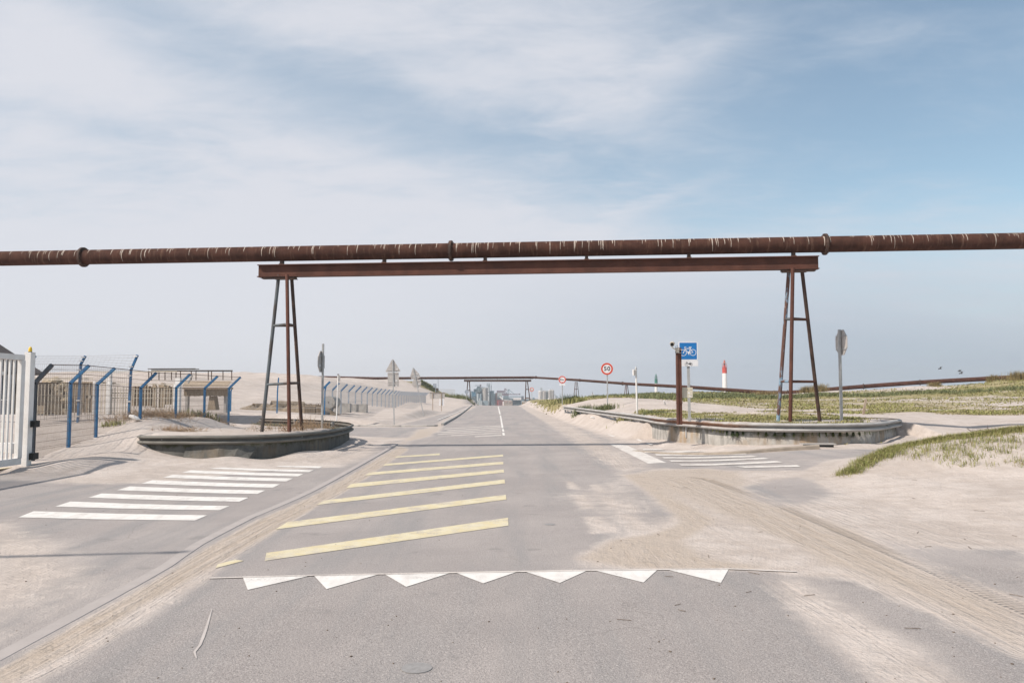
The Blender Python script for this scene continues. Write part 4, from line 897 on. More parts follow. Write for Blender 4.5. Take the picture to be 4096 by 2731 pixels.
# triangular signs seen from behind
def tri(s_): return [(-s_ / 2 + .04, 0), (s_ / 2 - .04, 0), (s_ / 2 - .008, .035), (s_ / 2 - .02, .085), (.035, s_ * .866 - .02), (-.035, s_ * .866 - .02), (-s_ / 2 + .02, .085), (-s_ / 2 + .008, .035)]
def back_sign(label, sbase, stop, Y, parts, tilt_plates):
    base = P(sbase[0], sbase[1], Y); top = P(stop[0], stop[1], Y); ax = (top - base).normalized(); u_v = ax.cross(YV).normalized() * 1.0
    if u_v.x < 0: u_v = -u_v
    n_v = -YV; o = empty('warning_sign', base, label, 'road sign')
    mb = MB(); mb.frame_box((base + top) / 2 - ax * .1, u_v * .033, YV * .02, (top - base) / 2 + ax * .1); mb.build('post', M['galv'], o)
    for kind, cx0, cy0, a, h_ in parts:
        c0 = P(cx0, cy0, Y) + YV * .045
        mb = MB()
        if kind == 'tri': poly = tri(a)
        elif kind == 'disc': poly = circ(a, 32)
        else: poly = rrect(a, h_, .03)
        mb.prism(poly, c0, u_v, ax, n_v, -.012, .012); pl_ = mb.build({'tri': 'triangle_plate', 'disc': 'round_plate', 'rect': 'rectangular_plate'}[kind], M['signback'], o)
        if kind == 'tri': rails_ = [(.10, a * .78), (a * .62, a * .2)]
        elif kind == 'disc': rails_ = [(a * .42, a * 1.6), (-a * .42, a * 1.6)]
        else: rails_ = [(h_ * .38, a * .92), (-h_ * .38, a * .92)]
        for z_, wd in rails_: mb = MB(); mb.frame_box(c0 + ax * z_ + n_v * .022, u_v * wd / 2, n_v * .009, ax * .018); mb.build('mounting_rail', M['signback'], pl_)
        mb = MB(); zz_ = .13 if kind == 'tri' else -(h_ or a) * .25; xx_ = a * .27 if kind != 'disc' else a * .45
        mb.frame_box(c0 + u_v * xx_ + ax * zz_ + n_v * .0135, u_v * .05, n_v * .001, ax * .028); mb.build('sticker', M['signwhite'], pl_)
    return o
s3 = lambda a, c_: (1250 + a / 3.135, 1350 + c_ / 3.135)
back_sign('upright grey post with a triangle, a rectangle and a narrow plate seen from behind', s3(1024, 1050), s3(1005, 280), 46, [('tri', *s3(1008, 430), .86, None), ('rect', *s3(1011, 505), .64, .63), ('rect', *s3(1012, 596), .64, .17)], 0)
back_sign('leaning grey post with a triangle above a round plate, seen from behind', s3(1392, 960), s3(1262, 378), 62, [('tri', *s3(1285, 482), .76, None), ('rect', *s3(1293, 500), .72, .18), ('disc', *s3(1305, 574), .355, None)], 0)
# stop signs seen edge-on / from behind
def octo(r): return circ(r, 8, math.pi / 8)
def stop_sign(label, base, top, az, cz_, r, w_):
    n_v, u_v = frame(az); o = empty('stop_sign', base, label, 'road sign')
    post(o, base - ZV * .1, top, w_, w_ * .62, M['galv'], n_v, u_v)
    c0 = Vector((base.x + (top.x - base.x) * .8, base.y, cz_)) + n_v * .06
    mb = MB(); mb.prism(octo(r), c0, u_v, ZV, n_v, -.012, .012); pl_ = mb.build('octagon_plate', M['signback'], o)
    mb = MB(); mb.prism(octo(r * .97), c0, u_v, ZV, n_v, .0125, .015); mb.build('red_face', M['red'], o)
    for z_ in (r * .5, -r * .5): mb = MB(); mb.frame_box(c0 + ZV * z_ - n_v * .024, u_v * r * .8, n_v * .011, ZV * .018); mb.build('mounting_rail', M['galv'], pl_)
    mb = MB(); mb.frame_box(c0 + u_v * r * .45 - ZV * r * .35 - n_v * .0135, u_v * .05, n_v * .001, ZV * .035); mb.build('sticker', M['signwhite'], pl_); return o
stop_sign('grey back of an octagonal sign on a square post standing in the left sand island', P(1288, 1712, 28), P(1292.5, 1375, 28), -94, 2.92, .40, .09)
stop_sign('narrow octagonal sign back on a leaning post right of the right tower', P(3366, 1683, 25.2), P(3357, 1318, 25.2), 92, P(3357, 1370, 25.2).z, .43, .10)
# cycle route sign
Yb = 25.4; n_v, u_v = frame(-1.5); base = P(2758, 1672, Yb); ct = P(2751, 1404, Yb)
cs = empty('cycle_sign', base, 'blue square sign with a white bicycle above a small moped panel', 'road sign')
post(cs, base - ZV * .1, Vector((base.x - .02, base.y, ct.z + .2)), .082, .05, M['galv'], n_v, u_v)
c0 = Vector((ct.x, Yb - .05, ct.z)); S_ = .60
mb = MB(); mb.prism(rrect(S_ * 1.02, S_, .05), c0, u_v, ZV, n_v, -.012, .012); mb.build('white_plate', M['signwhite'], cs)
mb = MB(); mb.prism(rrect(S_ * .91, S_ * .885, .012), c0, u_v, ZV, n_v, .0125, .015); bp = mb.build('blue_field', M['signblue'], cs)
def bar2(mb, a, c_, w_, t0=.0155, t1=.018, cc=None):
    a = Vector((a[0], a[1])); c_ = Vector((c_[0], c_[1])); d = (c_ - a).normalized(); p = Vector((-d.y, d.x)) * w_ / 2; a = a - d * w_ * .3; c_ = c_ + d * w_ * .3
    mb.prism([tuple(a - p), tuple(c_ - p), tuple(c_ + p), tuple(a + p)], cc, u_v, ZV, n_v, t0, t1)
mb = MB(); bq = lambda px_, py_: ((px_ - 950) / 1240 * S_ * 1.02 / .66 * .97, (555 - py_) / 1240 * S_ * 1.02 / .66 * .97)   # zoom pixels to sign metres
bq = lambda px_, py_: ((px_ - 945) / 10.45 * Yb / F * 1.0, (552 - py_) / 10.45 * Yb / F)
for cx0, cy0 in ((745, 625), (1143, 615)): q = bq(cx0, cy0); mb.ring(.088, .103, c0 + u_v * q[0] + ZV * q[1], u_v, ZV, n_v, .0155, .018, 28)
for a, c_, w_ in (((745, 625), (820, 455), .019), ((820, 455), (1030, 452), .019), ((820, 470), (960, 640), .019), ((1030, 452), (975, 640), .019), ((1030, 452), (1143, 615), .017), ((960, 635), (1143, 615), .015), ((1030, 452), (1035, 400), .016), ((985, 400), (1075, 398), .026), ((820, 455), (795, 395), .015), ((795, 395), (860, 382), .017), ((795, 395), (790, 415), .014), ((960, 640), (975, 705), .016), ((960, 640), (945, 570), .014), ((955, 705), (992, 705), .012)):
    bar2(mb, bq(*a), bq(*c_), w_, cc=c0)
q = bq(962, 635); mb.prism([(q[0] + a, q[1] + c_) for a, c_ in circ(.033, 14)], c0, u_v, ZV, n_v, .0155, .0182); q = bq(745, 625); mb.prism([(q[0] + a, q[1] + c_) for a, c_ in circ(.017, 10)], c0, u_v, ZV, n_v, .0155, .0182)
mb.build('bicycle_symbol', M['signwhite'], bp)
pc = Vector((ct.x + .012, Yb - .05, P(2751, 1453.5, Yb).z))
mb = MB(); mb.prism(rrect(.60, .178, .015), pc, u_v, ZV, n_v, -.010, .010); mp_ = mb.build('moped_panel', M['signwhite'], cs)
mb = MB(); mq = lambda px_, py_: ((px_ - 960) / 10.45 * Yb / F, (1085 - py_) / 10.45 * Yb / F)
for cx0, cy0 in ((853, 1130), (1062, 1125)): q = mq(cx0, cy0); mb.ring(.036, .043, pc + u_v * q[0] + ZV * q[1], u_v, ZV, n_v, .0105, .013, 22)
for a, c_, w_ in (((853, 1130), (880, 1050), .008), ((850, 1040), (885, 1045), .014), ((885, 1045), (960, 1105), .017), ((960, 1112), (1062, 1125), .024), ((985, 1085), (1100, 1080), .016), ((1010, 1085), (1015, 1045), .010), ((995, 1045), (1030, 1042), .012), ((880, 1045), (893, 995), .005)):
    bar2(mb, mq(*a), mq(*c_), w_, .0105, .0132, pc)
mb.build('moped_symbol', M['ink'], mp_)
# camera mast
Yc = 24.9; bs = P(2717, 1672, Yc); cp = empty('camera_mast', bs, 'thick rusty steel column carrying a surveillance camera and a cream box', 'mast')
tpz = P(2711, 1391, Yc).z
mb = MB(); tcx_ = P(2714, 1391, Yc).x
mb.frame_box(Vector((bs.x, Yc, (bs.z + tpz) / 2 - .1)) + XV * .03, Vector((.052, 0, 0)), Vector((0, .07, 0)), ZV * ((tpz - bs.z) / 2 + .1))
mb.frame_box(Vector((bs.x - .045, Yc - .0, (bs.z + tpz) / 2 - .1)), Vector((.024, 0, 0)), Vector((0, .09, 0)), ZV * ((tpz - bs.z) / 2 + .1)); mb.build('column', M['rustred'], cp)
for z_ in (tpz - .06, tpz - .16, P(2714, 1612, Yc).z):
    mb = MB(); mb.frame_box(Vector((bs.x + .008, Yc, z_)), XV * .09, YV * .096, ZV * .008); mb.build('strap', M['galv'] if z_ > 2 else M['rustred'], cp)
bx = P(2707, 1402, Yc); mb = MB(); mb.box(bx + Vector((0, -.13, 0)), (.085, .07, .14)); br2 = mb.build('bracket', M['cream'], cp)
hd = P(2689, 1377, Yc) + Vector((0, -.25, 0)); hd = P(2689, 1377, Yc - .3)
mb = MB(); mb.tube([bx + Vector((-.02, -.15, .0)), bx + Vector((-.07, -.2, -.005)), bx + Vector((-.10, -.25, .03)), Vector((hd.x - .01, hd.y + .02, hd.z - .09)), Vector((hd.x, hd.y + .02, hd.z - .02))], .016, 10); mb.build('arm', M['cream'], cp, smooth=True)
rot = Matrix.Rotation(R(-13), 3, 'Z') @ Matrix.Rotation(R(8), 3, 'X')
def rv(v): return hd + rot @ Vector(v)
mb = MB(); mb.tube([rv((0, -.12, 0)), rv((0, .16, 0))], .062, 18); hq = mb.build('camera_body', M['cream'], cp, smooth=True)
mb = MB(); mb.tube([rv((0, -.124, 0)), rv((0, -.1205, 0))], .047, 18); mb.build('lens', M['black'], hq)
mb = MB()
for i in range(9):
    a0, a1 = R(10 + i * 18), R(28 + i * 18)
    p = [(math.cos(a) * .082, math.sin(a) * .078 + .005) for a in (a0, a1)]; p2 = [(math.cos(a) * .074, math.sin(a) * .070 + .005) for a in (a0, a1)]
    f_ = [rv((p[0][0], -.19, p[0][1])), rv((p[1][0], -.19, p[1][1])), rv((p2[1][0], -.19, p2[1][1])), rv((p2[0][0], -.19, p2[0][1]))]
    k_ = [q + rot @ Vector((0, .33, 0)) for q in f_]; mb.add(f_ + k_, [(0, 1, 2, 3), (4, 7, 6, 5), (0, 4, 5, 1), (1, 5, 6, 2), (2, 6, 7, 3), (3, 7, 4, 0)])
mb.build('sun_shield', M['cream'], hq)
mb = MB(); mb.tube([bx + Vector((.03, -.09, .08)), bx + Vector((.0, -.1, .16)), bx + Vector((-.05, -.1, .12)), bx + Vector((-.06, -.1, -.06)), bx + Vector((-.02, -.05, -.15))], .007, 6); mb.build('cable', M['black'], cp)
b1 = P(2747.5, 1570, Yc + .12); mb = MB(); mb.box(b1, (.345, .12, .325)); bb = mb.build('junction_box', M['creambox'], cp)
mb = MB(); mb.box(b1 + Vector((.0, -.062, .0)), (.33, .006, .31)); mb.build('lid', M['creambox'], bb)
mb = MB(); mb.prism([(-.035, -.03), (.035, -.03), (0, .035)], b1 + Vector((.05, 0, -.0)), XV, ZV, -YV, .0655, .067); mb.frame_box(b1 + Vector((.09, -.066, -.11)), XV * .04, YV * .001, ZV * .012); mb.build('sticker', M['signwhite'], bb)
mb = MB()
for dx, dz in ((.0, .09), (.115, .09), (.115, -.09)): mb.frame_box(b1 + Vector((dx, -.066, dz)), XV * .008, YV * .002, ZV * .014)
mb.build('screws', M['black'], bb)
mb = MB(); mb.tube([b1 + Vector((-.14, 0, -.15)), b1 + Vector((-.13, -.02, -.26)), b1 + Vector((-.19, -.06, -.36)), b1 + Vector((-.2, -.08, -.9))], .008, 6); mb.build('cable', M['black'], cp)
# detector posts
def detector(label, base, top, boxc, boxs, hook, rad=.038):
    o = empty('detector_post', base, label, 'post'); mb = MB(); mb.tube([base - ZV * .15, top], rad, 14); mb.build('post', M['white'], o, smooth=True)
    mb = MB(); mb.box(boxc, boxs, R(14)); bx_ = mb.build('housing', M['white'], o); mb = MB(); mb.box(boxc + Vector((0, -boxs[1] / 2 - .01, 0)), (boxs[0] * .8, .02, boxs[2] * .8), R(14)); mb.build('window', M['signback'], bx_)
    mb = MB()
    if hook == 'cap': mb.rev([(rad, 0), (rad * 1.3, .02), (rad, .08), (rad * .5, .12), (.005, .14)], top, 14); mb.build('cap', M['galv'], o, smooth=True)
    else: mb.box(top + ZV * .03, (.09, .07, .06)); mb.build('cap', M['black'], o)
sE = lambda a, c_: (2150 + a / 4.48, 1400 + c_ / 4.48)
Yd = 37; bsd = P(*sE(1785, 1085), Yd); tpd = P(*sE(1765, 345), Yd)
detector('white post with a small white box on its left side, behind the long guard rail', bsd, tpd, P(*sE(1733, 400), Yd) + YV * -.02, (.12, .14, .27), 'cap', .042)
Yd = 46; detector('thin white post topped by a white box beside the left mesh fence', P(*s3(300, 1030), Yd), P(*s3(322, 470), Yd), P(*s3(336, 508), Yd) - YV * .05, (.13, .13, .36), 'box', .036)
# notice board
Yn = 84; sN = lambda a, c_: (1650 + a / 7.84, 1480 + c_ / 7.84)
nb = empty('notice_board', P(*sN(770, 1255), Yn), 'pale wooden notice board on two thin posts before the sand hill', 'notice board')
for a in ((635, 1262, 715), (905, 1250, 715)):
    mb = MB(); mb.bar(P(*sN(a[0], a[1]), Yn) - ZV * .1, P(*sN(a[0], a[2]), Yn), .07, .05); mb.build('post', M['wood'], nb)
mb = MB(); pcn = P(*sN(772, 800), Yn); mb.box(pcn + YV * .06, (1.58, .04, .60)); mb.build('board', M['signback'], nb)
mb = MB(); mb.box(pcn + Vector((0, .05, .32)), (1.62, .14, .03)); mb.build('rim', M['brown'], nb)
mb = MB(); mb.box(P(*sN(912, 1008), Yn) + YV * .05, (.52, .015, .70)); mb.build('white_sheet', M['signwhite'], nb)
# ------------------------------------------------------------------ gate at left
XG = -11.92
gp0 = G(95, 1866); yb_ = 19.7
gpst = empty('gate_post', (-11.98, yb_, 0), 'white square gate post with a yellow beacon on top', 'gate post')
mb = MB(); zb0 = zrf(-12, yb_) - .05; ztp = P(120, 1409, yb_).z
mb.box((-11.93, yb_, (zb0 + ztp) / 2), (.155, .20, ztp - zb0)); mb.build('post', M['white'], gpst)
mb = MB(); mb.box((-11.87, yb_ - .02, zb0 + .06), (.34, .32, .14)); mb.build('footing', M['conc'], gpst)
bcn = P(121, 1404, yb_); mb = MB(); mb.rev([(.045, 0), (.045, .02)], (bcn.x, yb_, ztp), 16); mb.build('beacon_base', M['black'], gpst)
mb = MB(); mb.rev([(.042, .02), (.044, .06), (.038, .10), (.026, .13), (.01, .14)], (bcn.x, yb_, ztp), 18); mb.build('beacon', M['yellow'], gpst, smooth=True)
for z_ in (P(125, 1695, yb_).z, P(121, 1825, yb_).z):
    mb = MB(); mb.box((-11.80, yb_ + .1, z_), (.12, .22, .16)); mb.build('clamp', M['black'], gpst)
sg = empty('sliding_gate', (XG, 17, 0), 'white sliding gate with slim upright bars at the left edge', 'gate')
y0, y1 = 12.6, 19.42; zt_, zb2 = 2.66, .16
mb = MB(); mb.box((XG, (y0 + y1) / 2, zt_), (.09, y1 - y0, .13)); mb.build('top_rail', M['white'], sg)
mb = MB(); mb.box((XG, (y0 + y1) / 2, zb2), (.10, y1 - y0, .16)); mb.build('bottom_rail', M['white'], sg)
mb = MB(); mb.box((XG, y1 - .06, (zt_ + zb2) / 2), (.10, .16, zt_ - zb2 - .14)); mb.build('stile', M['white'], sg)
k = 0
while y1 - .34 - k * .165 > y0:
    mb = MB(); mb.box((XG, y1 - .34 - k * .165, (zt_ + zb2) / 2), (.04, .045, zt_ - zb2 - .145)); mb.build('bar', M['white'], sg); k += 1
cb = empty('gate_motor', P(28, 1815, 21.5), 'white motor cabinet behind the sliding gate', 'cabinet')
mb = MB(); c_ = P(22, 1792, 21.5); mb.box(c_, (.62, .4, .28)); mb.build('housing', M['white'], cb); mb = MB()
for dx in (-.2, .2): mb.box(c_ + Vector((dx, 0, -.3)), (.06, .2, .34))
mb.build('feet', M['galv'], cb)
mb = MB(); mb.box((-12.6, 17.2, .012), (1.1, 4.8, .012)); o = mb.build('yellow_threshold_line', M['pyellow'], road)
# ------------------------------------------------------------------ fences of blue bent posts and welded mesh
def ppost(mb, foot, knee, tip, w_, d_):
    mb.bar(foot, knee, w_, d_, up=YV); mb.bar(knee - (tip - knee).normalized() * w_ * .25, tip, w_, d_, up=YV)
sA = lambda a, c_: (a / 2.613, 1300 + c_ / 2.613); sB = lambda a, c_: (550 + a / 2.613, 1300 + c_ / 2.613)
FP = [(sA(335, 1440), sA(370, 600), sA(545, 415)), (sA(717, 1280), sA(738, 605), sA(930, 422)), (sA(1003, 1170), sA(1016, 620), sA(1200, 450)), (sA(1463, 1000), sA(1473, 655), sA(1635, 498)),
      (sB(397, 985), sB(405, 655), sB(550, 513)), (sB(697, 985), sB(703, 660), sB(838, 533)), (sB(950, 1075), sB(957, 660), sB(1078, 543))]
f1 = empty('mesh_fence', (-12.7, 28, .4), 'near left mesh fence on dark blue posts with bent tops', 'fence')
kn = []
for i, (bt, kk, tt) in enumerate(FP):
    Y = 20.6 + 2.5 * i; foot = P(*bt, Y) - ZV * .25; kp = P(*kk, Y); tp_ = P(*tt, Y); foot = Vector((kp.x + (foot.x - kp.x) * .4, Y, foot.z)); kn.append((foot, kp, tp_))
    mb = MB(); ppost(mb, foot, kp, tp_, .085 if i else .095, .075); mb.build('post', M['blackpost'] if i == 0 else M['blue'], f1)
def mesh_panel(parent, a, b_, sv, zs, rw_, mat, kn0=None, kn1=None, nh=4, name='mesh_panel'):
    mb = MB(); n = max(2, int(round((b_[0] - a[0]).length / sv)))
    for i in range(n + 1):
        f = i / n; x0 = a[0].lerp(b_[0], f); z_lo = max(Tf(x0.x, x0.y) + .02, zs[0]); top = a[1].lerp(b_[1], f); tip = a[2].lerp(b_[2], f)
        mb.wire(Vector((top.x, top.y, z_lo)), top, rw_)
        if i % 2 == 0: mb.wire(top, tip, rw_ * .55)
    zz_ = list(np.arange(zs[0], a[1].z - .02, zs[1]))
    for z_ in zz_:
        for dz in (0, .05) if (int(z_ * 10) % 3 == 0) else (0,):
            p, q = Vector((a[1].x, a[1].y, z_ + dz)), Vector((b_[1].x, b_[1].y, z_ + dz))
            mb.wire(p, q, rw_ * 1.25)
    for f in [k_ / nh for k_ in range(nh + 1)]: mb.wire(a[1].lerp(a[2], f), b_[1].lerp(b_[2], f), rw_ * 1.0)
    mb.build(name, mat, parent)
for i in range(6): mesh_panel(f1, kn[i], kn[i + 1], .055, (.12, .2), .004, M['wire'])
for a, b_ in zip(kn[:-1], kn[1:]):
    mb = MB(); mb.tube([a[2], b_[2]], .011, 5); mb.tube([a[1], b_[1]], .009, 5); mb.tube([a[1].lerp(a[2], .5), b_[1].lerp(b_[2], .5)], .007, 5); mb.build('strand', M['rustdark'], f1)
# second fence: taller posts, square to the first
f2 = empty('mesh_fence', (-16, 28.4, .7), 'tall mesh fence on light blue posts standing square to the near left fence', 'fence')
k2 = []
for bt, kk, tt in ((sA(1345, 1020), sA(1370, 470), sA(1438, 312)), (sA(792, 1010), sA(845, 410), sA(893, 322)), ((95, 1685), (118, 1455), (142, 1423))):
    Y = 28.4; foot = P(*bt, Y) - ZV * .2; kp = P(*kk, Y); tp_ = P(*tt, Y); foot.x = kp.x - .04; k2.append((foot, kp, tp_))
    mb = MB(); ppost(mb, foot, kp, tp_, .075, .06); pq = mb.build('post', M['blue'], f2)
    for z_ in (foot.z + .4, foot.z + .95, kp.z - .2, kp.z + .12, tp_.z - .05):
        mb = MB(); xk = kp.x if z_ < kp.z else kp.x + (tp_.x - kp.x) * (z_ - kp.z) / (tp_.z - kp.z); mb.box((xk - .03, Y - .045, z_), (.13, .04, .045)); mb.build('clamp', M['white'], pq)
for i in range(2): mesh_panel(f2, k2[i + 1], k2[i], .075, (.85, .3), .0034, M['wire'], nh=5)
# third fence, fourth (long) fence
f3 = empty('mesh_fence', (-14.6, 50, .6), 'low mesh fence on thin blue posts in front of the dumped pipes', 'fence')
k3 = []
for bx_, ty in ((924, 1549), (1110, 1510), (1300, 1545)):
    Y = 50.; foot = P(bx_ - 2, 1646, Y) - ZV * .2; kp = P(bx_, 1565, Y); tp_ = P(bx_ + 4.5, ty, Y); k3.append((foot, kp, kp + (tp_ - kp) * 1.0))
    mb = MB(); ppost(mb, foot, kp, tp_, .07, .05); mb.build('post', M['blue'], f3)
for i in range(2):
    mb = MB(); a, b_ = k3[i], k3[i + 1]; n = 34
    for j in range(n + 1): p = a[1].lerp(b_[1], j / n); mb.wire(Vector((p.x, p.y, .55)), Vector((p.x, p.y, 1.30)), .006)
    for z_ in (.62, .95, 1.28): mb.wire(Vector((a[1].x, 50, z_)), Vector((b_[1].x, 50, z_)), .009)
    mb.build('mesh_panel', M['wirelight'], f3)
f4 = empty('mesh_fence', (-12.5, 70, .3), 'long receding fence with a row of slanted blue arms below the sand hill', 'fence')
k4 = []
for i in range(29):
    Y = 50 + 3.2 * i; x_ = -10.05 - .036 * Y; zg = float(T(np.array([x_]), np.array([Y]))[0]); kz = np.interp(Y, (50, 60, 95, 140), (2.12, 2.02, 1.72, 1.70)); dz = .46
    foot = Vector((x_, Y, zg - .2)); kp = Vector((x_, Y, kz)); tp_ = Vector((x_ + .44, Y, kz + dz)); k4.append((foot, kp, tp_))
    mb = MB(); mb.bar(foot, kp, .09, .07, up=YV); pp = mb.build('post', M['bluegrey'], f4)
    mb = MB(); mb.bar(kp, tp_, .12, .08, up=YV); mb.build('arm', M['blue'], pp)
for i in range(28):
    mb = MB(); a, b_ = k4[i], k4[i + 1]; n = 26
    for j in range(n + 1):
        p = a[1].lerp(b_[1], j / n); q = a[0].lerp(b_[0], j / n); t_ = a[2].lerp(b_[2], j / n); mb.wire(Vector((p.x, p.y, q.z + .25)), p, .0045); mb.wire(p, t_, .0045)
    for f in (0.12, .52, .98): mb.wire(a[0].lerp(a[1], f), b_[0].lerp(b_[1], f), .013 if f > .3 else .010)
    for f in (.16, .33, .5, .66, .83, 1.0): mb.wire(a[1].lerp(a[2], f), b_[1].lerp(b_[2], f), .011)
    mb.build('mesh_panel', M['wirelight'], f4)
mb = MB()
for i in range(3): mb.bar(k4[-1][0] + Vector((.3 + i * 1.2, 2, .1)), k4[-1][0] + Vector((.3 + i * 1.2, 2, 2.0)), .05)
# ------------------------------------------------------------------ works yard behind the fences
sC = lambda a, c_: (100 + a / 4.611, 1380 + c_ / 4.611); sD = lambda a, c_: (520 + a / 5.113, 1440 + c_ / 5.113)
Yy = 40.0
pf = empty('bar_fence', P(420, 1650, Yy), 'cream fence of upright bars across the works yard behind the mesh fences', 'fence')
segs = [(135, 262, 14), (270, 372, 14), (392, 432, 13), (446, 700, 11)]
for s0, s1, st in segs:
    x_ = s0; zt1 = 1530 if s0 < 400 else 1545
    while x_ <= s1:
        mb = MB(); a = P(x_, 1640, Yy); mb.bar(Vector((a.x, Yy, .55)), Vector((a.x, Yy, P(x_, zt1 + (x_ * 7 % 9), Yy).z)), .035, .03); mb.build('bar', M['cream'], pf); x_ += st
for s0, s1, yq in ((130, 372, 1512), (130, 372, 1518), (440, 700, 1572), (440, 700, 1592), (440, 706, 1537), (340, 708, 1486)):
    mb = MB(); mb.bar(P(s0, yq, Yy + .06), P(s1, yq, Yy + .06), .035, .05); mb.build('rail', M['cream'], pf)
for s0, w_, yt in ((375, .13, 1525), (433, .19, 1488), (710, .24, 1512), (318, .08, 1486), (696, .10, 1535)):
    mb = MB(); a = P(s0, 1660, Yy - .1); mb.box((a.x, Yy - .1, (.4 + P(s0, yt, Yy).z) / 2), (w_, w_, P(s0, yt, Yy).z - .4)); mb.build('pillar', M['white'], pf)
# platform with handrails
lp = empty('loading_platform', P(830, 1640, 45), 'weathered timber loading platform with thin dark handrails behind the near left fence', 'platform')
Yl = 45.0
def pbox(parent, name, s0, t0, s1, t1, Y, dep, mat):
    a, c_ = P(s0, t0, Y), P(s1, t1, Y); mb = MB(); mb.box(((a.x + c_.x) / 2, Y + dep / 2, (a.z + c_.z) / 2), (abs(c_.x - a.x), dep, abs(a.z - c_.z))); return mb.build(name, mat, parent)
fb = MB(); x_ = 736.0
rb_ = random.Random(4)
while x_ < 912:
    w_ = rb_.uniform(3, 5.5); a, c_ = P(x_, 1556 + rb_.uniform(-1, 1), Yl), P(x_ + w_ * .82, 1584 + rb_.uniform(-2, 1), Yl); fb.box(((a.x + c_.x) / 2, Yl + rb_.uniform(0, .06), (a.z + c_.z) / 2), (c_.x - a.x, .05, a.z - c_.z)); x_ += w_
fb.build('fascia_boards', M['brown'], lp)
pbox(lp, 'deck', 730, 1549, 908, 1556, Yl - .2, 1.0, M['wood'])
slat = MB()
for i in range(30):
    f = i / 29; a = P(732 + 176 * f, 1545, Yl - .1); c_ = P(744 + 178 * f, 1524, Yl + 2.2); slat.bar(a, c_, .09, .03)
slat.build('roof_slats', M['brown'], lp)
mb = MB(); a = [P(835, 1584, Yl), P(852, 1584, Yl), P(860, 1640, Yl), P(826, 1640, Yl)]
mb.add([v + YV * .1 for v in a] + [v + YV * .7 for v in a], [(0, 1, 2, 3), (7, 6, 5, 4), (0, 4, 5, 1), (1, 5, 6, 2), (2, 6, 7, 3), (3, 7, 4, 0)]); mb.build('tapered_leg', M['brown'], lp)
for s0 in (742, 896): pbox(lp, 'leg', s0, 1560, s0 + 7, 1650, Yl + .2, .3, M['signback'])
for y_, s0, s1, Yh in ((1475, 592, 782, 46), (1477, 604, 796, 47), (1481.5, 606, 930, 45), (1484, 606, 930, 45)):
    mb = MB(); mb.bar(P(s0, y_, Yh), P(s1, y_ - (1 if Yh != 45 else 0), Yh), .05, .045); mb.build('handrail', M['darkbox'], lp)
for s0, Yh in ((595, 46), (606, 45), (636, 45), (660, 45), (686, 45), (704, 45), (722, 45), (765, 45), (784, 45), (833, 45), (846, 45), (892, 45), (927, 45)):
    mb = MB(); mb.bar(P(s0, 1482, Yh), P(s0, 1520, Yh), .04, .04); mb.build('stanchion', M['rustdark'], lp)
mb = MB(); mb.bar(P(770, 1500, Yl), P(752, 1532, Yl), .09, .06); mb.build('strut', M['galv'], lp)
for i, (s0, s1, t0, t1) in enumerate(((532, 600, 1540, 1612), (604, 650, 1534, 1618), (652, 698, 1540, 1606))):
    o = empty('timber_stack', P(s0, t1, 43), ('stack of brown upright boards left of the others behind the bar fence', 'middle stack of dark brown boards behind the bar fence', 'stack of brown boards next to the white pillar')[i], 'timber stack', 'board stacks in the works yard')
    mb = MB(); x_ = s0
    while x_ < s1:
        w_ = rb_.uniform(3, 8); a, c_ = P(x_, t0 + rb_.uniform(-4, 8), 43), P(x_ + w_ * .85, t1 + 12, 43); mb.box(((a.x + c_.x) / 2, 43 + rb_.uniform(0, .5), (a.z + c_.z) / 2), (c_.x - a.x, .2, a.z - c_.z)); x_ += w_
    mb.build('boards', M['brown'], o); pbox(o, 'band', s0, t0 + 14, s1, t0 + 17, 42.9, .05, M['rock'])
# dark container, rubble, gate house
dc = empty('storage_shed', P(330, 1650, 44), 'dark open-fronted storage shed behind the near blue fence posts', 'shed')
pbox(dc, 'back_wall', 288, 1530, 372, 1650, 46, .2, M['darkbox']); pbox(dc, 'roof', 284, 1526, 376, 1531, 43.8, 2.4, M['brown'])
for s0 in (288, 306, 330, 345, 366): pbox(dc, 'post', s0, 1531, s0 + 3.5, 1650, 43.9, .12, M['brown'])
pbox(dc, 'shelf', 343, 1581, 370, 1592, 43.9, .4, M['cream'])
d2 = empty('storage_shed', P(160, 1655, 43), 'narrow dark grey shed beside the gate house, behind the first fence post', 'shed')
pbox(d2, 'wall', 148, 1531, 176, 1655, 43, 1.5, M['darkbox']); pbox(d2, 'plinth', 147, 1622, 177, 1655, 42.9, .1, M['brown'])
rp = empty('rubble_pile', P(225, 1650, 43.5), 'heap of brown rubble and brush behind the cream bars', 'rubble pile')
mb = MB(); r5 = random.Random(9)
for i in range(130):
    f = r5.random(); s0 = 178 + 92 * f; hmax = 1516 + 22 * abs(f - .4) * 2; t0 = r5.uniform(hmax, 1650); c_ = P(s0, t0, 43.5 + r5.uniform(0, 1.6)); q = r5.uniform(.12, .34); mb.ball(c_, (q * r5.uniform(.7, 1.4), q, q * r5.uniform(.5, .9)), 6, 4, Matrix.Rotation(r5.uniform(0, 6), 3, 'X') @ Matrix.Rotation(r5.uniform(0, 6), 3, 'Z'))
mb.build('rubble', M['rock'], rp)
gh = empty('gate_house', P(40, 1660, 46), 'low grey gate house with a dark slate hip roof behind the white gate', 'building')
xa, xb = P(-500, 1600, 46).x, -29.5; ze = P(0, 1488, 46).z; zr_ = 5.6
mb = MB(); mb.box(((xa + xb) / 2, 47.5, (ze + .5) / 2), (xb - xa, 3, ze - .5)); mb.build('wall', M['render'], gh)
mb = MB(); e_ = .5; A = [(xa - e_, 45.5, ze), (xb + e_, 45.5, ze), (xb + e_, 49.5, ze), (xa - e_, 49.5, ze), (xa + 3, 47.5, zr_), (xb - 2.4, 47.5, zr_)]
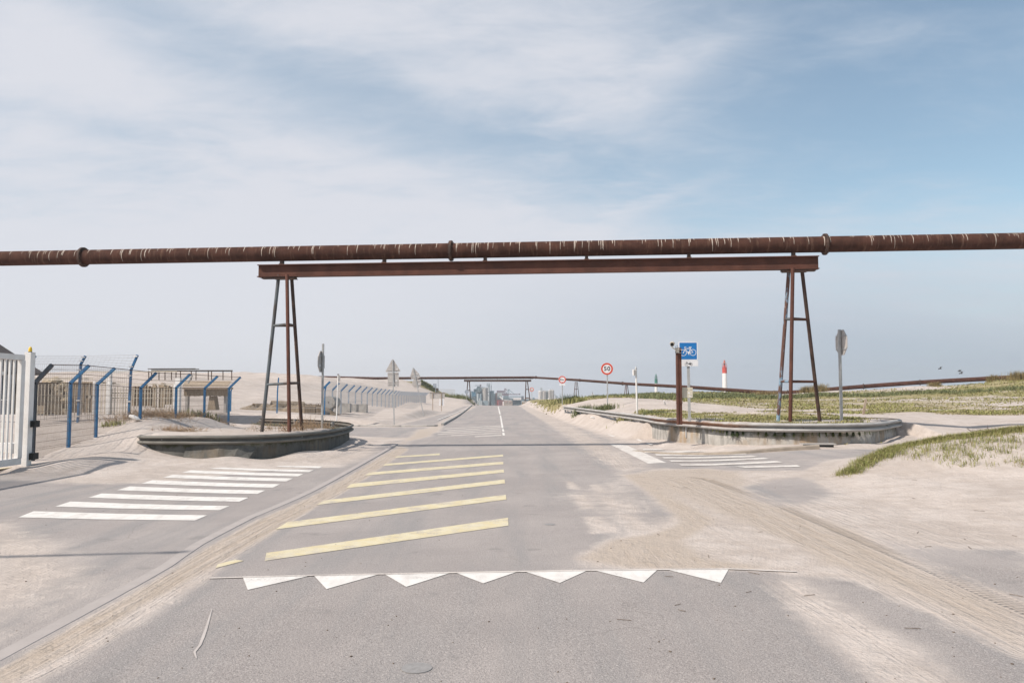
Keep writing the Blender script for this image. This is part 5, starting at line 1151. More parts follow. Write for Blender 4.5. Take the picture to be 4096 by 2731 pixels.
mb.add([Vector(a) for a in A] + [Vector((a[0], a[1], ze - .1)) for a in A[:4]], [(0, 1, 5, 4), (1, 2, 5), (2, 3, 4, 5), (3, 0, 4), (0, 6, 7, 1), (1, 7, 8, 2), (2, 8, 9, 3), (3, 9, 6, 0), (6, 9, 8, 7)]); mb.build('roof', M['roof'], gh)
mb = MB(); mb.box(((xa + xb) / 2, 45.42, ze - .08), (xb - xa + 1, .12, .16)); mb.build('gutter', M['white'], gh)
for s0, s1 in ((8, 22), (30, 40)): 
    wn = pbox(gh, 'window', s0, 1500, s1, 1600, 45.93, .08, M['white']); a, c_ = P(s0 + 1.5, 1503, 45.9), P(s1 - 1.5, 1597, 45.9); mb = MB(); mb.box(((a.x + c_.x) / 2, 45.9, (a.z + c_.z) / 2), (c_.x - a.x, .05, a.z - c_.z)); mb.build('pane', M['glass'], wn)
wn = pbox(gh, 'door', 48, 1498, 68, 1655, 45.9, .1, M['darkbox'])
# dumped pipes, pallets and earth behind the third fence
ep = empty('earth_bank', P(1030, 1660, 52), 'low bank of brown earth behind the low mesh fence', 'earth bank')
mb = MB(); n1, n2 = 40, 8; vs_ = []; fs = []
for i in range(n1 + 1):
    for j in range(n2 + 1):
        f = i / n1; g_ = j / n2; a = P(918 + 420 * f, 1660, 52); hz = .85 * math.sin(math.pi * min(1, max(0, g_))) * (.75 + .25 * math.sin(i * .9) * math.sin(i * .37 + 1)) * min(1, f * 9, (1 - f) * 6)
        vs_.append(Vector((a.x, 51.6 + 2.6 * g_, .45 + hz)))
for i in range(n1):
    for j in range(n2): q = i * (n2 + 1) + j; fs.append((q, q + n2 + 1, q + n2 + 2, q + 1))
mb.add(vs_, fs); mb.build('earth', M['soil'], ep, smooth=True)
for lab, s0, s1, t0, r_, Y in (('dumped dark pipe with an open end left of the left tower', 1006, 1090, 1630, .30, 54.6), ('thickest dumped dark pipe lying behind the left tower', 1078, 1215, 1627, .42, 54.4), ('thin dumped pipe behind the stop sign post', 1215, 1330, 1628, .22, 54.8)):
    a = P(s0 + 8, t0, Y); c_ = P(s1, t0 + 3, Y + 1.2); o = empty('dumped_pipe', a, lab, 'pipe', 'dumped pipes at the foot of the sand hill')
    mb = MB(); d = (c_ - a).normalized(); s_ = Vector((-d.y, d.x, 0)).normalized(); K_ = 20; vs_ = []
    for p, rad in ((a, r_), (c_, r_), (c_, r_ * .86), (a, r_ * .86)):
        for k in range(K_): t = 2 * math.pi * k / K_; vs_.append(p + s_ * math.cos(t) * rad + ZV * math.sin(t) * rad)
    fs = [(q * K_ + k, q * K_ + (k + 1) % K_, ((q + 1) % 4) * K_ + (k + 1) % K_, ((q + 1) % 4) * K_ + k) for q in range(4) for k in range(K_)]
    mb.add(vs_, fs); mb.build('shell', M['soil'], o, smooth=True)
for lab, s0, s1, t0, t1 in (('pallet stack with wire hoops behind the dry weeds', 1212, 1262, 1622, 1652), ('darker pallet stack at the start of the long fence', 1264, 1288, 1620, 1655)):
    o = empty('pallet_stack', P(s0, t1, 51.2), lab, 'pallet stack', 'pallet stacks by the long fence'); mb = MB()
    for i in range(6):
        z0 = P(0, t1, 51.2).z + i * .085; a, c_ = P(s0, t1, 51.2), P(s1, t1, 51.2)
        for q in range(5): mb.box((a.x + (c_.x - a.x) * (q + .5) / 5, 51.6, z0), ((c_.x - a.x) / 6.5, .9, .03))
        mb.box(((a.x + c_.x) / 2, 51.3, z0 - .04), (c_.x - a.x, .1, .05))
    mb.build('pallets', M['brown'], o); mb = MB()
    for q in (.2, .6):
        cc_ = P(s0 + (s1 - s0) * q, t0 - 2, 51.2); mb.tube([cc_ + Vector((math.cos(t) * .09, 0, math.sin(t) * .09)) for t in np.linspace(0, 5.6, 14)], .012, 5)
    mb.build('wire_hoops', M['rustdark'], o)
for lab, s0, t0, r_ in (('grey concrete ring standing on edge behind the long fence', 1314, 1609, .42),):
    o = empty('concrete_ring', P(s0, 1636, 53), lab, 'concrete ring'); mb = MB(); mb.ring(r_ * .1, r_, P(s0, t0, 53), XV, ZV, YV, 0, 1.8, 28); mb.build('ring', M['conc'], o, smooth=True)
for lab, s0, s1, t0 in (('low grey concrete barrier behind the start of the long fence', 1338, 1400, 1613), ('grey concrete barrier further along the long fence', 1402, 1466, 1616)):
    o = empty('concrete_barrier', P(s0, 1645, 56), lab, 'barrier', 'concrete barriers behind the long fence'); pbox(o, 'block', s0, t0, s1, 1650, 57 if s0 < 1400 else 60, .5, M['conc'])
# added shadow-casting lamp, off frame at left: see the end
# ------------------------------------------------------------------ stake, drain, litter
st = empty('wooden_stake', P(3452, 1657, 33), 'short bleached wooden stake leaning in the turf', 'stake'); mb = MB(); mb.bar(P(3452, 1660, 33), P(3464, 1596, 33), .085, .05); mb.build('stake', M['wood'], st)
for lab, a, s_ in (('white scrap of litter on the sand below the long guard rail', sE(990, 1210), .13), ('white scrap of litter under the fourth blue fence post', (538, 1670), .22)):
    Y = G(*a).y if a[0] > 1000 else 27.7; p = P(a[0], a[1], Y) if a[0] < 1000 else G(*a) + ZV * .3
    if a[0] > 1000: p = P(a[0], a[1], 40); p.z = max(p.z, Tf(p.x, p.y) + .03)
    o = empty('litter', p, lab, 'litter'); mb = MB(); mb.ball(p, (s_, s_ * .6, s_ * .35), 8, 5, Matrix.Rotation(.4, 3, 'Y')); mb.build('scrap', M['white'], o, smooth=True)
# ------------------------------------------------------------------ birds
def flying(lab, sx0, sy0, Y, span, bank, head):
    c_ = P(sx0, sy0, Y); o = empty('flying_bird', c_, lab, 'bird', 'dark birds over the dune ridge')
    rt = Matrix.Rotation(R(head), 3, 'Z') @ Matrix.Rotation(R(bank), 3, 'Y'); mb = MB()
    prof = [(-.17, .006), (-.12, .02), (-.04, .045), (.05, .04), (.10, .024), (.125, .03), (.15, .02), (.19, .004)]
    n = 8; vs_ = []; fs = []
    for y_, r_ in prof:
        for k in range(n): t = 2 * math.pi * k / n; vs_.append(c_ + rt @ Vector((r_ * math.cos(t), y_, r_ * .9 * math.sin(t))))
    for i in range(len(prof) - 1):
        for k in range(n): fs.append((i * n + k, i * n + (k + 1) % n, (i + 1) * n + (k + 1) % n, (i + 1) * n + k))
    for s_ in (-1, 1):
        b0 = len(vs_); W_ = [(.02, .06, .02), (.02, -.06, .02), (span * .5, .09, .10), (span * .5, -.05, .10), (span, -.05, .06), (span * .95, -.09, .06)]
        for a in W_: vs_.append(c_ + rt @ Vector((s_ * a[0], a[1], a[2])))
        for a in W_: vs_.append(c_ + rt @ Vector((s_ * a[0], a[1], a[2] - .012)))
        for q in ((0, 1, 3, 2), (2, 3, 5, 4), (6, 8, 9, 7), (8, 10, 11, 9), (0, 2, 8, 6), (2, 4, 10, 8), (1, 7, 9, 3), (3, 9, 11, 5), (4, 5, 11, 10)): fs.append([b0 + z_ for z_ in q])
    mb.add(vs_, fs); mb.build('body', M['bird'], o)
flying('dark bird flying alone over the ridge pipe at right', 3761, 1474, 70, .34, -22, 30); flying('upper of two dark birds flying close together at right', 3839, 1484.5, 70, .26, -14, 40); flying('lower of two dark birds flying close together at right', 3845, 1493, 66, .34, -20, 25)
gc = P(2659, 1622, 46); gl_ = empty('seagull', gc, 'white seagull standing on the dune turf', 'seagull'); mb = MB()
prof = [(-.16, .01, .05), (-.11, .035, .08), (-.03, .065, .115), (.05, .07, .14), (.11, .05, .18), (.13, .035, .235), (.16, .036, .262), (.19, .02, .262), (.225, .005, .25)]
n = 10; vs_ = []; fs = []
for y_, r_, z_ in prof:
    for k in range(n): t = 2 * math.pi * k / n; vs_.append(gc + Matrix.Rotation(R(160), 3, 'Z') @ Vector((r_ * math.cos(t), y_, z_ + r_ * math.sin(t))))
for i in range(len(prof) - 1):
    for k in range(n): fs.append((i * n + k, i * n + (k + 1) % n, (i + 1) * n + (k + 1) % n, (i + 1) * n + k))
for s_ in (-.025, .025):
    b0 = len(vs_)
    for dz in (-.03, .07):
        for k in range(4): vs_.append(gc + Vector((s_ + .006 * math.cos(k * 1.57), .006 * math.sin(k * 1.57), dz)))
    fs += [[b0 + k, b0 + (k + 1) % 4, b0 + 4 + (k + 1) % 4, b0 + 4 + k] for k in range(4)]
mb.add(vs_, fs); mb.build('body', M['gull'], gl_, smooth=True)
# ------------------------------------------------------------------ far gantry, pipe along the dunes
Yf = 200.0
fpz = P(1700, 1511, Yf).z
p2 = empty('dune_pipeline', P(2140, 1510, Yf), 'long rusty pipe over the far gantry, dropping to the dune ridge at right', 'pipeline')
far = [Vector((-70, 212, 6.4)), Vector((-48, 206, 6.35)), P(1500, 1512.5, Yf + 1), P(1815, 1511.5, Yf), P(2137, 1509.5, Yf)]
run = [P(2137, 1509.5, Yf), P(2306, 1519.4, 169.8), P(2507, 1534.5, 143.5), P(2787, 1550, 118), P(3000, 1565, 108), P(3150, 1570, 104), P(3400, 1549.5, 99), P(3680, 1529, 94), P(3985, 1512.6, 87.5), P(4096, 1505.5, 84.5), P(4600, 1470, 76)]
def pipesec(pts, r_): 
    mb = MB(); mb.tube(pts, r_, 20); mb.build('pipe_section', M['pipe'], p2, smooth=True)
for a, c_ in zip(far[:-1], far[1:]): pipesec([a, c_], .31)
rs = catmull(run[2:], 6.0); pipesec(run[:2], .25); pipesec(run[1:3], .25); 
for i in range(0, len(rs) - 1, 3): pipesec(rs[i:i + 4], .25)
def fl2(p, d, r_=.33, t_=.06):
    mb = MB(); d = Vector(d).normalized(); mb.tube([p - d * t_, p + d * t_], r_, 20); mb.build('flange', M['rustdark'], p2)
for s0 in (1354, 1888, 2128): fl2(P(s0, 1511, Yf), XV, .36)
fl2(run[0] + Vector((.4, -.8, 0)), run[1] - run[0], .37)
for a, c_, f in ((1, 2, .08), (1, 2, .93), (2, 3, .92)): fl2(run[a].lerp(run[c_], f), run[c_] - run[a])
for s0, y_, Y in ((3151, 1570, 103.9), (3454, 1545, 97.5), (3680, 1529, 94), (3985, 1512.6, 87.5)): fl2(P(s0, y_, Y), Vector((1, -.55, .03)), .34)
g2 = empty('support_gantry', P(1990, 1525, Yf), 'small distant gantry with two braced towers over the end of the road', 'gantry')
a, c_ = P(1856, 1523.5, Yf), P(2125, 1520.8, Yf); mb = MB(); mb.frame_box((a + c_) / 2, XV * (c_.x - a.x) / 2, YV * .14, ZV * .25); mb.build('beam', M['rustdark'], g2)
for s0 in (1860, 1925, 1990, 2055, 2121): 
    mb = MB(); q = P(s0, 1517, Yf); mb.bar(q - ZV * .35, q + ZV * .2, .07); mb.build('pipe_saddle', M['rustdark'], g2)
def ftower(parent, pts, mats, fr_, r_=.078):
    lg = [(P(*a), P(*b_)) for a, b_ in pts]
    for (p, q), mm in zip(lg, mats): mb = MB(); mb.tube([p, q - ZV * .3], r_, 8); mb.build('leg', M[mm], parent)
    for f in fr_:
        for i in range(len(lg) if len(lg) > 2 else 1):
            j = (i + 1) % len(lg); mb = MB(); mb.bar(lg[i][0].lerp(lg[i][1], f), lg[j][0].lerp(lg[j][1], f), r_ * 1.7); mb.build('brace', M['rustdark'], parent)
t1 = sub('tower', g2, M['rustdark'], lambda q: q.box(P(1874, 1526, Yf), (1.0, .5, .1)))
ftower(t1, [((1871, 1526, Yf), (1865, 1604, Yf - .6)), ((1877.5, 1526, Yf), (1883, 1606, Yf - .6))], ('rustdark',) * 2, (.44, .86), .13)
t2 = sub('tower', g2, M['rustdark'], lambda q: q.box(P(2107, 1523, Yf), (1.0, .5, .1)))
ftower(t2, [((2104, 1523, Yf), (2101, 1602, Yf - .6)), ((2109.5, 1523, Yf), (2120.5, 1602, Yf - .6))], ('rustdark', 'rustdark'), (.43, .86), .13)
for i, (sx0, yt, yb2, Y, h_) in enumerate(((2306, 1526, 1601, 169, 9.5), (2507, 1540, 1600, 143.5, 9))):
    o = empty('pipe_tower', P(sx0, yb2, Y), ('tall tripod tower under the descending pipe, left of the 50 sign', 'shorter tripod tower under the descending pipe, right of the 50 sign')[i], 'tower', 'tripod towers under the descending pipe')
    q = 1 if i == 0 else .95
    ftower(o, [((sx0 - 5, yt, Y), (sx0 - 12 * q, yb2, Y - .5)), ((sx0 - 1, yt, Y), (sx0 - 1, yb2, Y - .9)), ((sx0 + 3 * q, yt, Y), (sx0 + 12 * q, yb2, Y))], ('rust', 'rust', 'rustdark'), (.40, .80) if i == 0 else (.62,), .066)
# far islands: wall + rail
for i, (lab, pts, zt1, zl) in enumerate((('small dark mossy island at the foot of the far gantry left of the road', [(1862, 185), (1875, 180), (1893, 180), (1900, 186)], 1610.5, 1620), ('small pale guard rail at the foot of the far gantry right of the road', [(2088, 181), (2105, 179), (2125, 176), (2143, 166)], 1604, 1613))):
    o = empty('guard_rail', P(pts[1][0], zl, pts[1][1]), lab, 'guard rail'); zt2 = P(2000, zt1, 180).z
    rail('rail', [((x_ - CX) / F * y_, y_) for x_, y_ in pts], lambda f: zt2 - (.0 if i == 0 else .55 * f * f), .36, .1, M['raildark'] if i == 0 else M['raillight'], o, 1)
    mb = MB(); pp = [Vector(((x_ - CX) / F * y_, y_ + .25, 0)) for x_, y_ in pts]
    for a, c_ in zip(pp[:-1], pp[1:]):
        mid_ = (a + c_) / 2; mb.frame_box(Vector((mid_.x, mid_.y, zt2 - .75)), (c_ - a) / 2 * 1.02, YV * .2, ZV * .42)
    mb.build('wall', M['walldark'] if i == 0 else M['soil'], o)
# small things near the far gantry
o = empty('round_sign_back', P(1867, 1604, 170), 'grey round sign seen from behind at the far left tower', 'road sign'); c_ = P(1866.5, 1566.7, 170)
mb = MB(); mb.prism(circ(.43, 24), c_, XV, ZV, -YV, -.015, .015); mb.build('round_plate', M['bluegrey'], o); mb = MB(); mb.tube([P(1866.5, 1610, 170.1), c_ + YV * .1], .045, 8); mb.build('post', M['galv'], o)
o = empty('sign_back', P(1743, 1560, 190), 'two bluish sign backs on a pole on the hill shoulder', 'road sign')
for s0, s1 in ((1732.5, 1738.4), (1739, 1745.6)): pbox(o, 'plate', s0, 1533.5, s1, 1550, 190, .04, M['bluegrey'])
mb = MB(); mb.bar(P(1742, 1575, 190), P(1742, 1545, 190), .1); mb.build('post', M['bluegrey'], o)
o = empty('pipe_prop', P(1752, 1562, Yf), 'slim blue prop under the far pipe with a dark box at its foot', 'post'); mb = MB(); mb.tube([P(1752.5, 1575, Yf), P(1752.5, 1516, Yf)], .06, 8); mb.build('post', M['bluegrey'], o); pbox(o, 'box', 1741.5, 1552, 1754, 1563, Yf - .4, .4, M['darkbox'])
o = empty('lattice_fence', P(1787, 1580, 215), 'faint pale lattice fence behind the notice board', 'fence')
for i in range(18): mb = MB(); s0 = 1757 + 61 * i / 17; mb.bar(P(s0, 1592, 215), P(s0 + .6, 1555.5 + (i % 2), 215), .06); mb.build('upright', M['wirelight'], o)
for y_ in (1557.5, 1568): mb = MB(); mb.bar(P(1755, y_, 215), P(1819, y_ + 2, 215), .06); mb.build('rail', M['wirelight'], o)
o = empty('bollard', P(2013, 1618, 150), 'short white bollard at the end of the road', 'bollard'); a, c_ = P(2011, 1605.5, 150), P(2015.5, 1617, 150); mb = MB(); mb.rev([(.11, c_.z - .2), (.11, a.z - .03), (.08, a.z), (.02, a.z + .02)], ((a.x + c_.x) / 2, 150, 0), 12); mb.build('bollard', M['white'], o)
# ------------------------------------------------------------------ lighthouses beyond the dunes
def lighthouse(lab, sx0, Y, k, ys, mats, base_y):
    """ys: picture rows of cap top, cone foot, lamp foot, gallery, collar foot; k = shaft radius in picture px"""
    px = Y / F; zt = [P(sx0, y, Y).z for y in ys]; zb = P(sx0, base_y, Y).z - 4; x_ = P(sx0, ys[0], Y).x; c_ = (x_, Y, 0)
    o = empty('lighthouse', (x_, Y, zb), lab, 'lighthouse'); r = k * px
    mb = MB(); mb.rev([(r * 1.12, zb), (r * 1.02, zt[4] - 6), (r * .98, zt[4])], c_, 24); sh = mb.build('shaft', M['lightwhite'], o, smooth=True)
    mb = MB(); mb.rev([(r * 1.0, zt[4]), (r * 1.0, zt[3])], c_, 24); mb.build('collar', M[mats[0]], o, smooth=True)
    mb = MB(); mb.rev([(r * 1.14, zt[3] - .04), (r * 1.14, zt[3] + .06)], c_, 24); mb.ring(r * 1.2, r * 1.26, Vector((x_, Y, zt[3] + .55)), XV, YV, ZV, -.03, .03, 24); mb.build('gallery', M[mats[0]], o)
    mb = MB(); mb.rev([(r * .45, zt[3]), (r * .42, zt[2])], c_, 18); mb.build('drum', M[mats[0]], o, smooth=True)
    mb = MB(); mb.rev([(r * .42, zt[2]), (r * .42, zt[1] + .02)], c_, 14); mb.build('lantern', M['darkbox'], o, smooth=True)
    mb = MB(); mb.rev([(r * .72, zt[1]), (r * .70, zt[1] + .05), (r * .46, zt[1] + .12), (r * .30, zt[0] - .25), (r * .36, zt[0] - .22), (r * .34, zt[0])], c_, 20); mb.build('roof', M[mats[1]], o, smooth=True)
    for i in range(8):
        t = R(22.5 + 45 * i); mb = MB(); mb.bar((x_ + math.cos(t) * r * .98, Y + math.sin(t) * r * .98, zt[3]), (x_ + math.cos(t) * r * .98, Y + math.sin(t) * r * .98, zt[1] + .04), .07); mb.build('gallery_post', M[mats[0]], o)
    return o
lighthouse('white lighthouse with a red top behind the dune pipe', 2897.5, 400, 9.2, (1440, 1453, 1459.5, 1469.5, 1492.5), ('lightred', 'lightsalmon'), 1575)
lighthouse('white lighthouse with a green top, partly crossed by the dune pipe', 2624, 520, 6.1, (1496, 1505, 1509, 1517.5, 1533), ('lightgreen', 'lightgreen'), 1582)
# ------------------------------------------------------------------ dock side works, far away
def im(name, c1, c2, s=.12, st=(1, 1, 1)): M[name] = mk(name, c1, c2, s, .85, stretch=st)
im('steel_blue', (.17, .235, .27), (.24, .30, .33)); im('pale_steel', (.40, .43, .43), (.33, .37, .385), .3, (1, 1, .12)); im('dark_steel', (.10, .145, .17), (.14, .185, .21)); im('silo_concrete', (.40, .375, .345), (.33, .315, .295), .35, (1, 1, .1))
im('silo_white', (.72, .70, .68), (.60, .58, .56), .35, (1, 1, .1)); im('brick_pink', (.40, .27, .245), (.45, .32, .29)); im('container_red', (.34, .075, .075), (.29, .07, .075)); im('mauve_steel', (.20, .17, .20), (.25, .21, .24)); im('tan_cladding', (.36, .30, .25), (.31, .265, .235)); im('cladding_blue', (.05, .15, .24), (.07, .18, .27))
YI = 700.0
def q7(a, c_): return (1880 + a / 6.918, 1500 + c_ / 6.918)
def ibox(parent, name, a, b_, c_, d_, mat, dep=8, Y=YI):
    return pbox(parent, name, *q7(a, b_), *q7(c_, d_), Y, dep, M[mat])
def icyl(parent, name, a, b_, c_, d_, mat, Y=YI, n=24):
    p, q = P(*q7(a, b_), Y), P(*q7(c_, d_), Y); mb = MB(); r = (q.x - p.x) / 2; mb.rev([(r, q.z), (r, p.z), (r * .86, p.z + r * .14)], ((p.x + q.x) / 2, Y + r, 0), n); return mb.build(name, M[mat], parent, smooth=True)
def ibar(parent, name, a, b_, c_, d_, w_, mat, Y=YI):
    mb = MB(); mb.bar(P(*q7(a, b_), Y), P(*q7(c_, d_), Y), w_); return mb.build(name, M[mat], parent)
rI = random.Random(12)
def io(name, lab, cat, a, Y=YI, group=None): return empty(name, P(*q7(a, 830), Y), lab, cat, group)
o = io('process_plant', 'hazy blue grey process plant with stepped towers at the left of the dock works', 'plant', 180)
ibox(o, 'hall', -40, 590, 180, 850, 'steel_blue', 14); ibox(o, 'blue_tower', 60, 465, 170, 590, 'cladding_blue', 9, YI - 1); ibox(o, 'upper_hall', 20, 440, 70, 600, 'steel_blue', 10)
for a, b_, c_, d_ in ((100, 400, 185, 470), (180, 345, 330, 470), (195, 310, 285, 350), (150, 440, 330, 520), (250, 470, 325, 640), (120, 380, 190, 405)): ibox(o, 'module', a, b_, c_, d_, rI.choice(('steel_blue', 'dark_steel', 'pale_steel')), rI.uniform(4, 9), YI + rI.uniform(-2, 3))
icyl(o, 'tank', 185, 520, 255, 715, 'pale_steel', YI - 4); icyl(o, 'tank', 268, 515, 328, 715, 'steel_blue', YI - 4); ibox(o, 'front_shed', 200, 710, 335, 850, 'pale_steel', 6, YI - 9); ibox(o, 'side_shed', 335, 712, 500, 850, 'steel_blue', 6, YI - 6)
ibar(o, 'jib', 130, 290, 290, 286, .5, 'dark_steel'); ibox(o, 'crane_head', 270, 255, 308, 330, 'mauve_steel', 3)
for _ in range(26):
    a, c_ = rI.uniform(100, 330), rI.uniform(330, 600)
    if rI.random() < .5: ibar(o, 'pipework', a, c_, a + rI.uniform(20, 60), c_ + rI.uniform(-4, 4), .35, rI.choice(('dark_steel', 'pale_steel')), YI - 3)
    else: ibar(o, 'pipework', a, c_, a + 1, c_ + rI.uniform(25, 90), .35, rI.choice(('dark_steel', 'pale_steel')), YI - 3)
for i in range(7): ibar(o, 'cladding_rib', -20 + 28 * i, 600, -20 + 28 * i, 845, .25, 'dark_steel', YI - .4)
o = io('storage_silo', 'broad tan grey concrete silo beside the process plant', 'silo', 408)
icyl(o, 'shell', 325, 362, 492, 850, 'silo_concrete', YI - 3, 36); ibar(o, 'roof_rail', 335, 345, 485, 345, .2, 'dark_steel')
for a in (345, 372, 400, 440, 470): ibar(o, 'rail_post', a, 345, a, 365, .2, 'dark_steel')
ibox(o, 'roof_hut', 360, 335, 410, 362, 'steel_blue', 3)
o = io('column_tower', 'slender bright pipe columns and stack rising right of the tan silo', 'tower', 540)
icyl(o, 'column', 498, 300, 516, 850, 'silo_white', YI - 4, 14); icyl(o, 'column', 520, 262, 536, 850, 'steel_blue', YI - 2, 14); icyl(o, 'column', 538, 240, 550, 850, 'pale_steel', YI - 1, 14); icyl(o, 'stack', 577, 280, 593, 850, 'steel_blue', YI, 12); icyl(o, 'stack_top', 582, 190, 588, 290, 'dark_steel', YI, 8)
for y_ in (235, 265, 300, 340, 400, 470, 560): ibar(o, 'platform', 470 if y_ < 320 else 496, y_, 552, y_, .45, 'dark_steel', YI - 4)
ibar(o, 'frame_post', 470, 235, 470, 320, .35, 'dark_steel'); ibar(o, 'frame_post', 545, 232, 545, 300, .35, 'dark_steel')
o = io('steel_block', 'tall blue grey clad block beside the pipe columns', 'building', 610)
ibox(o, 'wall', 525, 432, 662, 850, 'steel_blue', 10); ibox(o, 'wing', 590, 512, 702, 850, 'dark_steel', 9, YI - 3); ibox(o, 'louvre', 532, 620, 588, 830, 'dark_steel', 1, YI - .8)
for i in range(5): ibar(o, 'cladding_rib', 600 + 20 * i, 520, 600 + 20 * i, 845, .2, 'steel_blue', YI - 3.4)
o = io('loading_tower', 'pinkish and pale loading tower with a dark red base and a bright chute', 'tower', 800)
ibox(o, 'brick_wall', 700, 490, 752, 850, 'brick_pink', 9); ibox(o, 'pale_wall', 750, 482, 886, 692, 'pale_steel', 8); ibox(o, 'red_base', 750, 690, 942, 850, 'container_red', 9, YI - 2); ibox(o, 'roof_house', 742, 425, 940, 486, 'mauve_steel', 8); ibox(o, 'brick_base', 698, 690, 752, 850, 'brick_pink', 1, YI - 1)
for a in (790, 825, 860, 900): ibox(o, 'base_panel', a, 700, a + 12, 845, 'mauve_steel', .5, YI - 2.4)
ibar(o, 'chute', 815, 580, 912, 672, 1.1, 'silo_white', YI - 4); ibox(o, 'opening', 792, 560, 840, 690, 'dark_steel', .5, YI - .6)
o = io('ship_loader', 'mauve ship loader with a cable stayed boom pointing right', 'crane', 1000)
ibox(o, 'machine_house', 890, 500, 1072, 570, 'mauve_steel', 7); ibox(o, 'portal', 920, 570, 1070, 640, 'steel_blue', 6); ibox(o, 'cab', 948, 368, 1004, 392, 'mauve_steel', 3)
for a, b_, c_, d_, w_ in ((962, 390, 955, 505, .6), (990, 390, 995, 505, .6), (1055, 388, 1055, 520, .6), (1062, 390, 1110, 405, .3), (1055, 392, 1230, 522, .45), (1058, 400, 1120, 520, .3), (1140, 455, 1230, 522, .3), (905, 500, 955, 420, .4), (1000, 400, 1050, 440, .35), (1065, 440, 1000, 505, .35)): ibar(o, 'stay', a, b_, c_, d_, w_, 'mauve_steel' if a < 1010 else 'steel_blue')
ibox(o, 'boom', 1065, 525, 1390, 545, 'mauve_steel', 2); ibox(o, 'boom_head', 1365, 508, 1390, 548, 'mauve_steel', 2)
for i in range(14): ibar(o, 'boom_truss', 1080 + 21 * i, 524, 1090 + 21 * i, 512, .25, 'mauve_steel')
o = io('conveyor_bridge', 'low conveyor bridges running right to a small square tower', 'conveyor', 1250)
ibox(o, 'gallery', 1075, 588, 1420, 610, 'steel_blue', 3); ibox(o, 'end_tower', 1418, 572, 1488, 850, 'steel_blue', 6)
for a in (1432, 1462): ibox(o, 'tower_panel', a, 580, a + 10, 670, 'mauve_steel', .4, YI - .5)
for y_ in (625, 655): ibar(o, 'lower_gallery', 920, y_, 1200, y_ + 30, .8, 'dark_steel', YI - 2)
for a in range(930, 1190, 32): ibar(o, 'trestle', a, 622 + (a - 920) * .1, a + 6, 700, .4, 'dark_steel', YI - 2)
for i in range(10): ibar(o, 'gallery_truss', 1085 + 33 * i, 588, 1101 + 33 * i, 580, .25, 'steel_blue')
o = io('warehouse', 'long dark blue grey warehouse wall at the end of the road', 'building', 1450)
ibox(o, 'wall', 1160, 690, 1600, 860, 'dark_steel', 10, YI + 3); ibox(o, 'long_wall', 1490, 662, 1900, 860, 'dark_steel', 10, YI + 12); ibox(o, 'roof_unit', 1735, 620, 1790, 664, 'steel_blue', 5, YI + 12)
o = io('portacabin_row', 'two tan cabins in front of the dark warehouse wall', 'cabin', 1060); ibox(o, 'cabin', 945, 702, 1060, 850, 'tan_cladding', 4, YI - 6); ibox(o, 'cabin', 1064, 706, 1176, 850, 'tan_cladding', 4, YI - 6)
for a in (985, 1085): ibox(o, 'panel', a, 712, a + 45, 752, 'brick_pink', .4, YI - 6.4)
for lab, xs, yt, extra in (('pair of big white ribbed silos, left cluster', ((1893, 2010), (2000, 2112)), 440, 1), ('pair of big white ribbed silos, right cluster', ((2172, 2258), (2246, 2332)), 412, 0)):
    o = io('white_silo', lab, 'silo', xs[0][0], YI - 60)
    for a, c_ in xs:
        sh = icyl(o, 'shell', a, yt + (8 if a > 1990 else 0), c_, 800, 'silo_white', YI - 60, 28)
        for i in range(6): aa = a + (c_ - a) * (i + .5) / 6; dy = 4 * (1 - ((i - 2.5) / 3) ** 2) ** .5; ibar(sh, 'rib', aa, yt + 10, aa, 795, .18, 'silo_concrete', YI - 60.1 + (c_ - a) * .0145 * (1 - (1 - ((i - 2.5) / 3.05) ** 2) ** .5))
    ibox(o, 'headhouse', xs[0][0] + 40, yt - 18, xs[1][1] - 20, yt + 4, 'silo_concrete', 4, YI - 58)
    if extra: ibox(o, 'elevator', 1950, 352, 1985, 432, 'pale_steel', 3, YI - 58); ibar(o, 'elevator_leg', 1965, 350, 2000, 400, 1.0, 'pale_steel', YI - 60); ibox(o, 'link', 2105, 425, 2180, 470, 'pale_steel', 3, YI - 58); ibox(o, 'link_tower', 2112, 470, 2176, 800, 'pale_steel', 3, YI - 57)
    else: icyl(o, 'small_tank', 2150, 650, 2215, 800, 'silo_white', YI - 66, 16)
o = io('dock_crane', 'thin dock cranes right of the white silos', 'crane', 2360)
for a, b_, c_, d_ in ((2350, 520, 2350, 760, ), (2375, 560, 2375, 760), (2350, 520, 2362, 600), (2375, 600, 2440, 640), (2375, 620, 2400, 570), (2400, 570, 2440, 640)): ibar(o, 'strut', a, b_, c_, d_, .4, 'silo_white' if a < 2360 else 'steel_blue', YI - 40)
sF = lambda a, c_: (2200 + a / 8.708, 1480 + c_ / 8.708)
def fbox(parent, name, a, b_, c_, d_, mat, Y=YI): return pbox(parent, name, *sF(a, b_), *sF(c_, d_), Y, 6, M[mat])
o = empty('dock_building', P(*sF(555, 1060), YI), 'small teal dock building between the height limit sign and the tripod tower', 'building'); fbox(o, 'wall', 500, 960, 610, 1120, 'steel_blue'); fbox(o, 'pale_end', 500, 955, 540, 1120, 'pale_steel', YI - 1)  # narrow paler strip in front of the wall's left end
o = empty('dock_building', P(*sF(945, 1060), YI), 'small teal dock building seen through the legs of the left tripod tower', 'building'); fbox(o, 'wall', 885, 940, 985, 1120, 'steel_blue'); fbox(o, 'mast', 755, 940, 772, 1120, 'steel_blue')
o = empty('signal_mast', P(2370, 1600, 500), 'faint pale signal mast on the dune skyline', 'mast'); mb = MB(); a = P(2369.5, 1567, 500)
mb.bar(P(2366, 1600, 500), a, .35); mb.bar(P(2373, 1600, 500), a, .35)
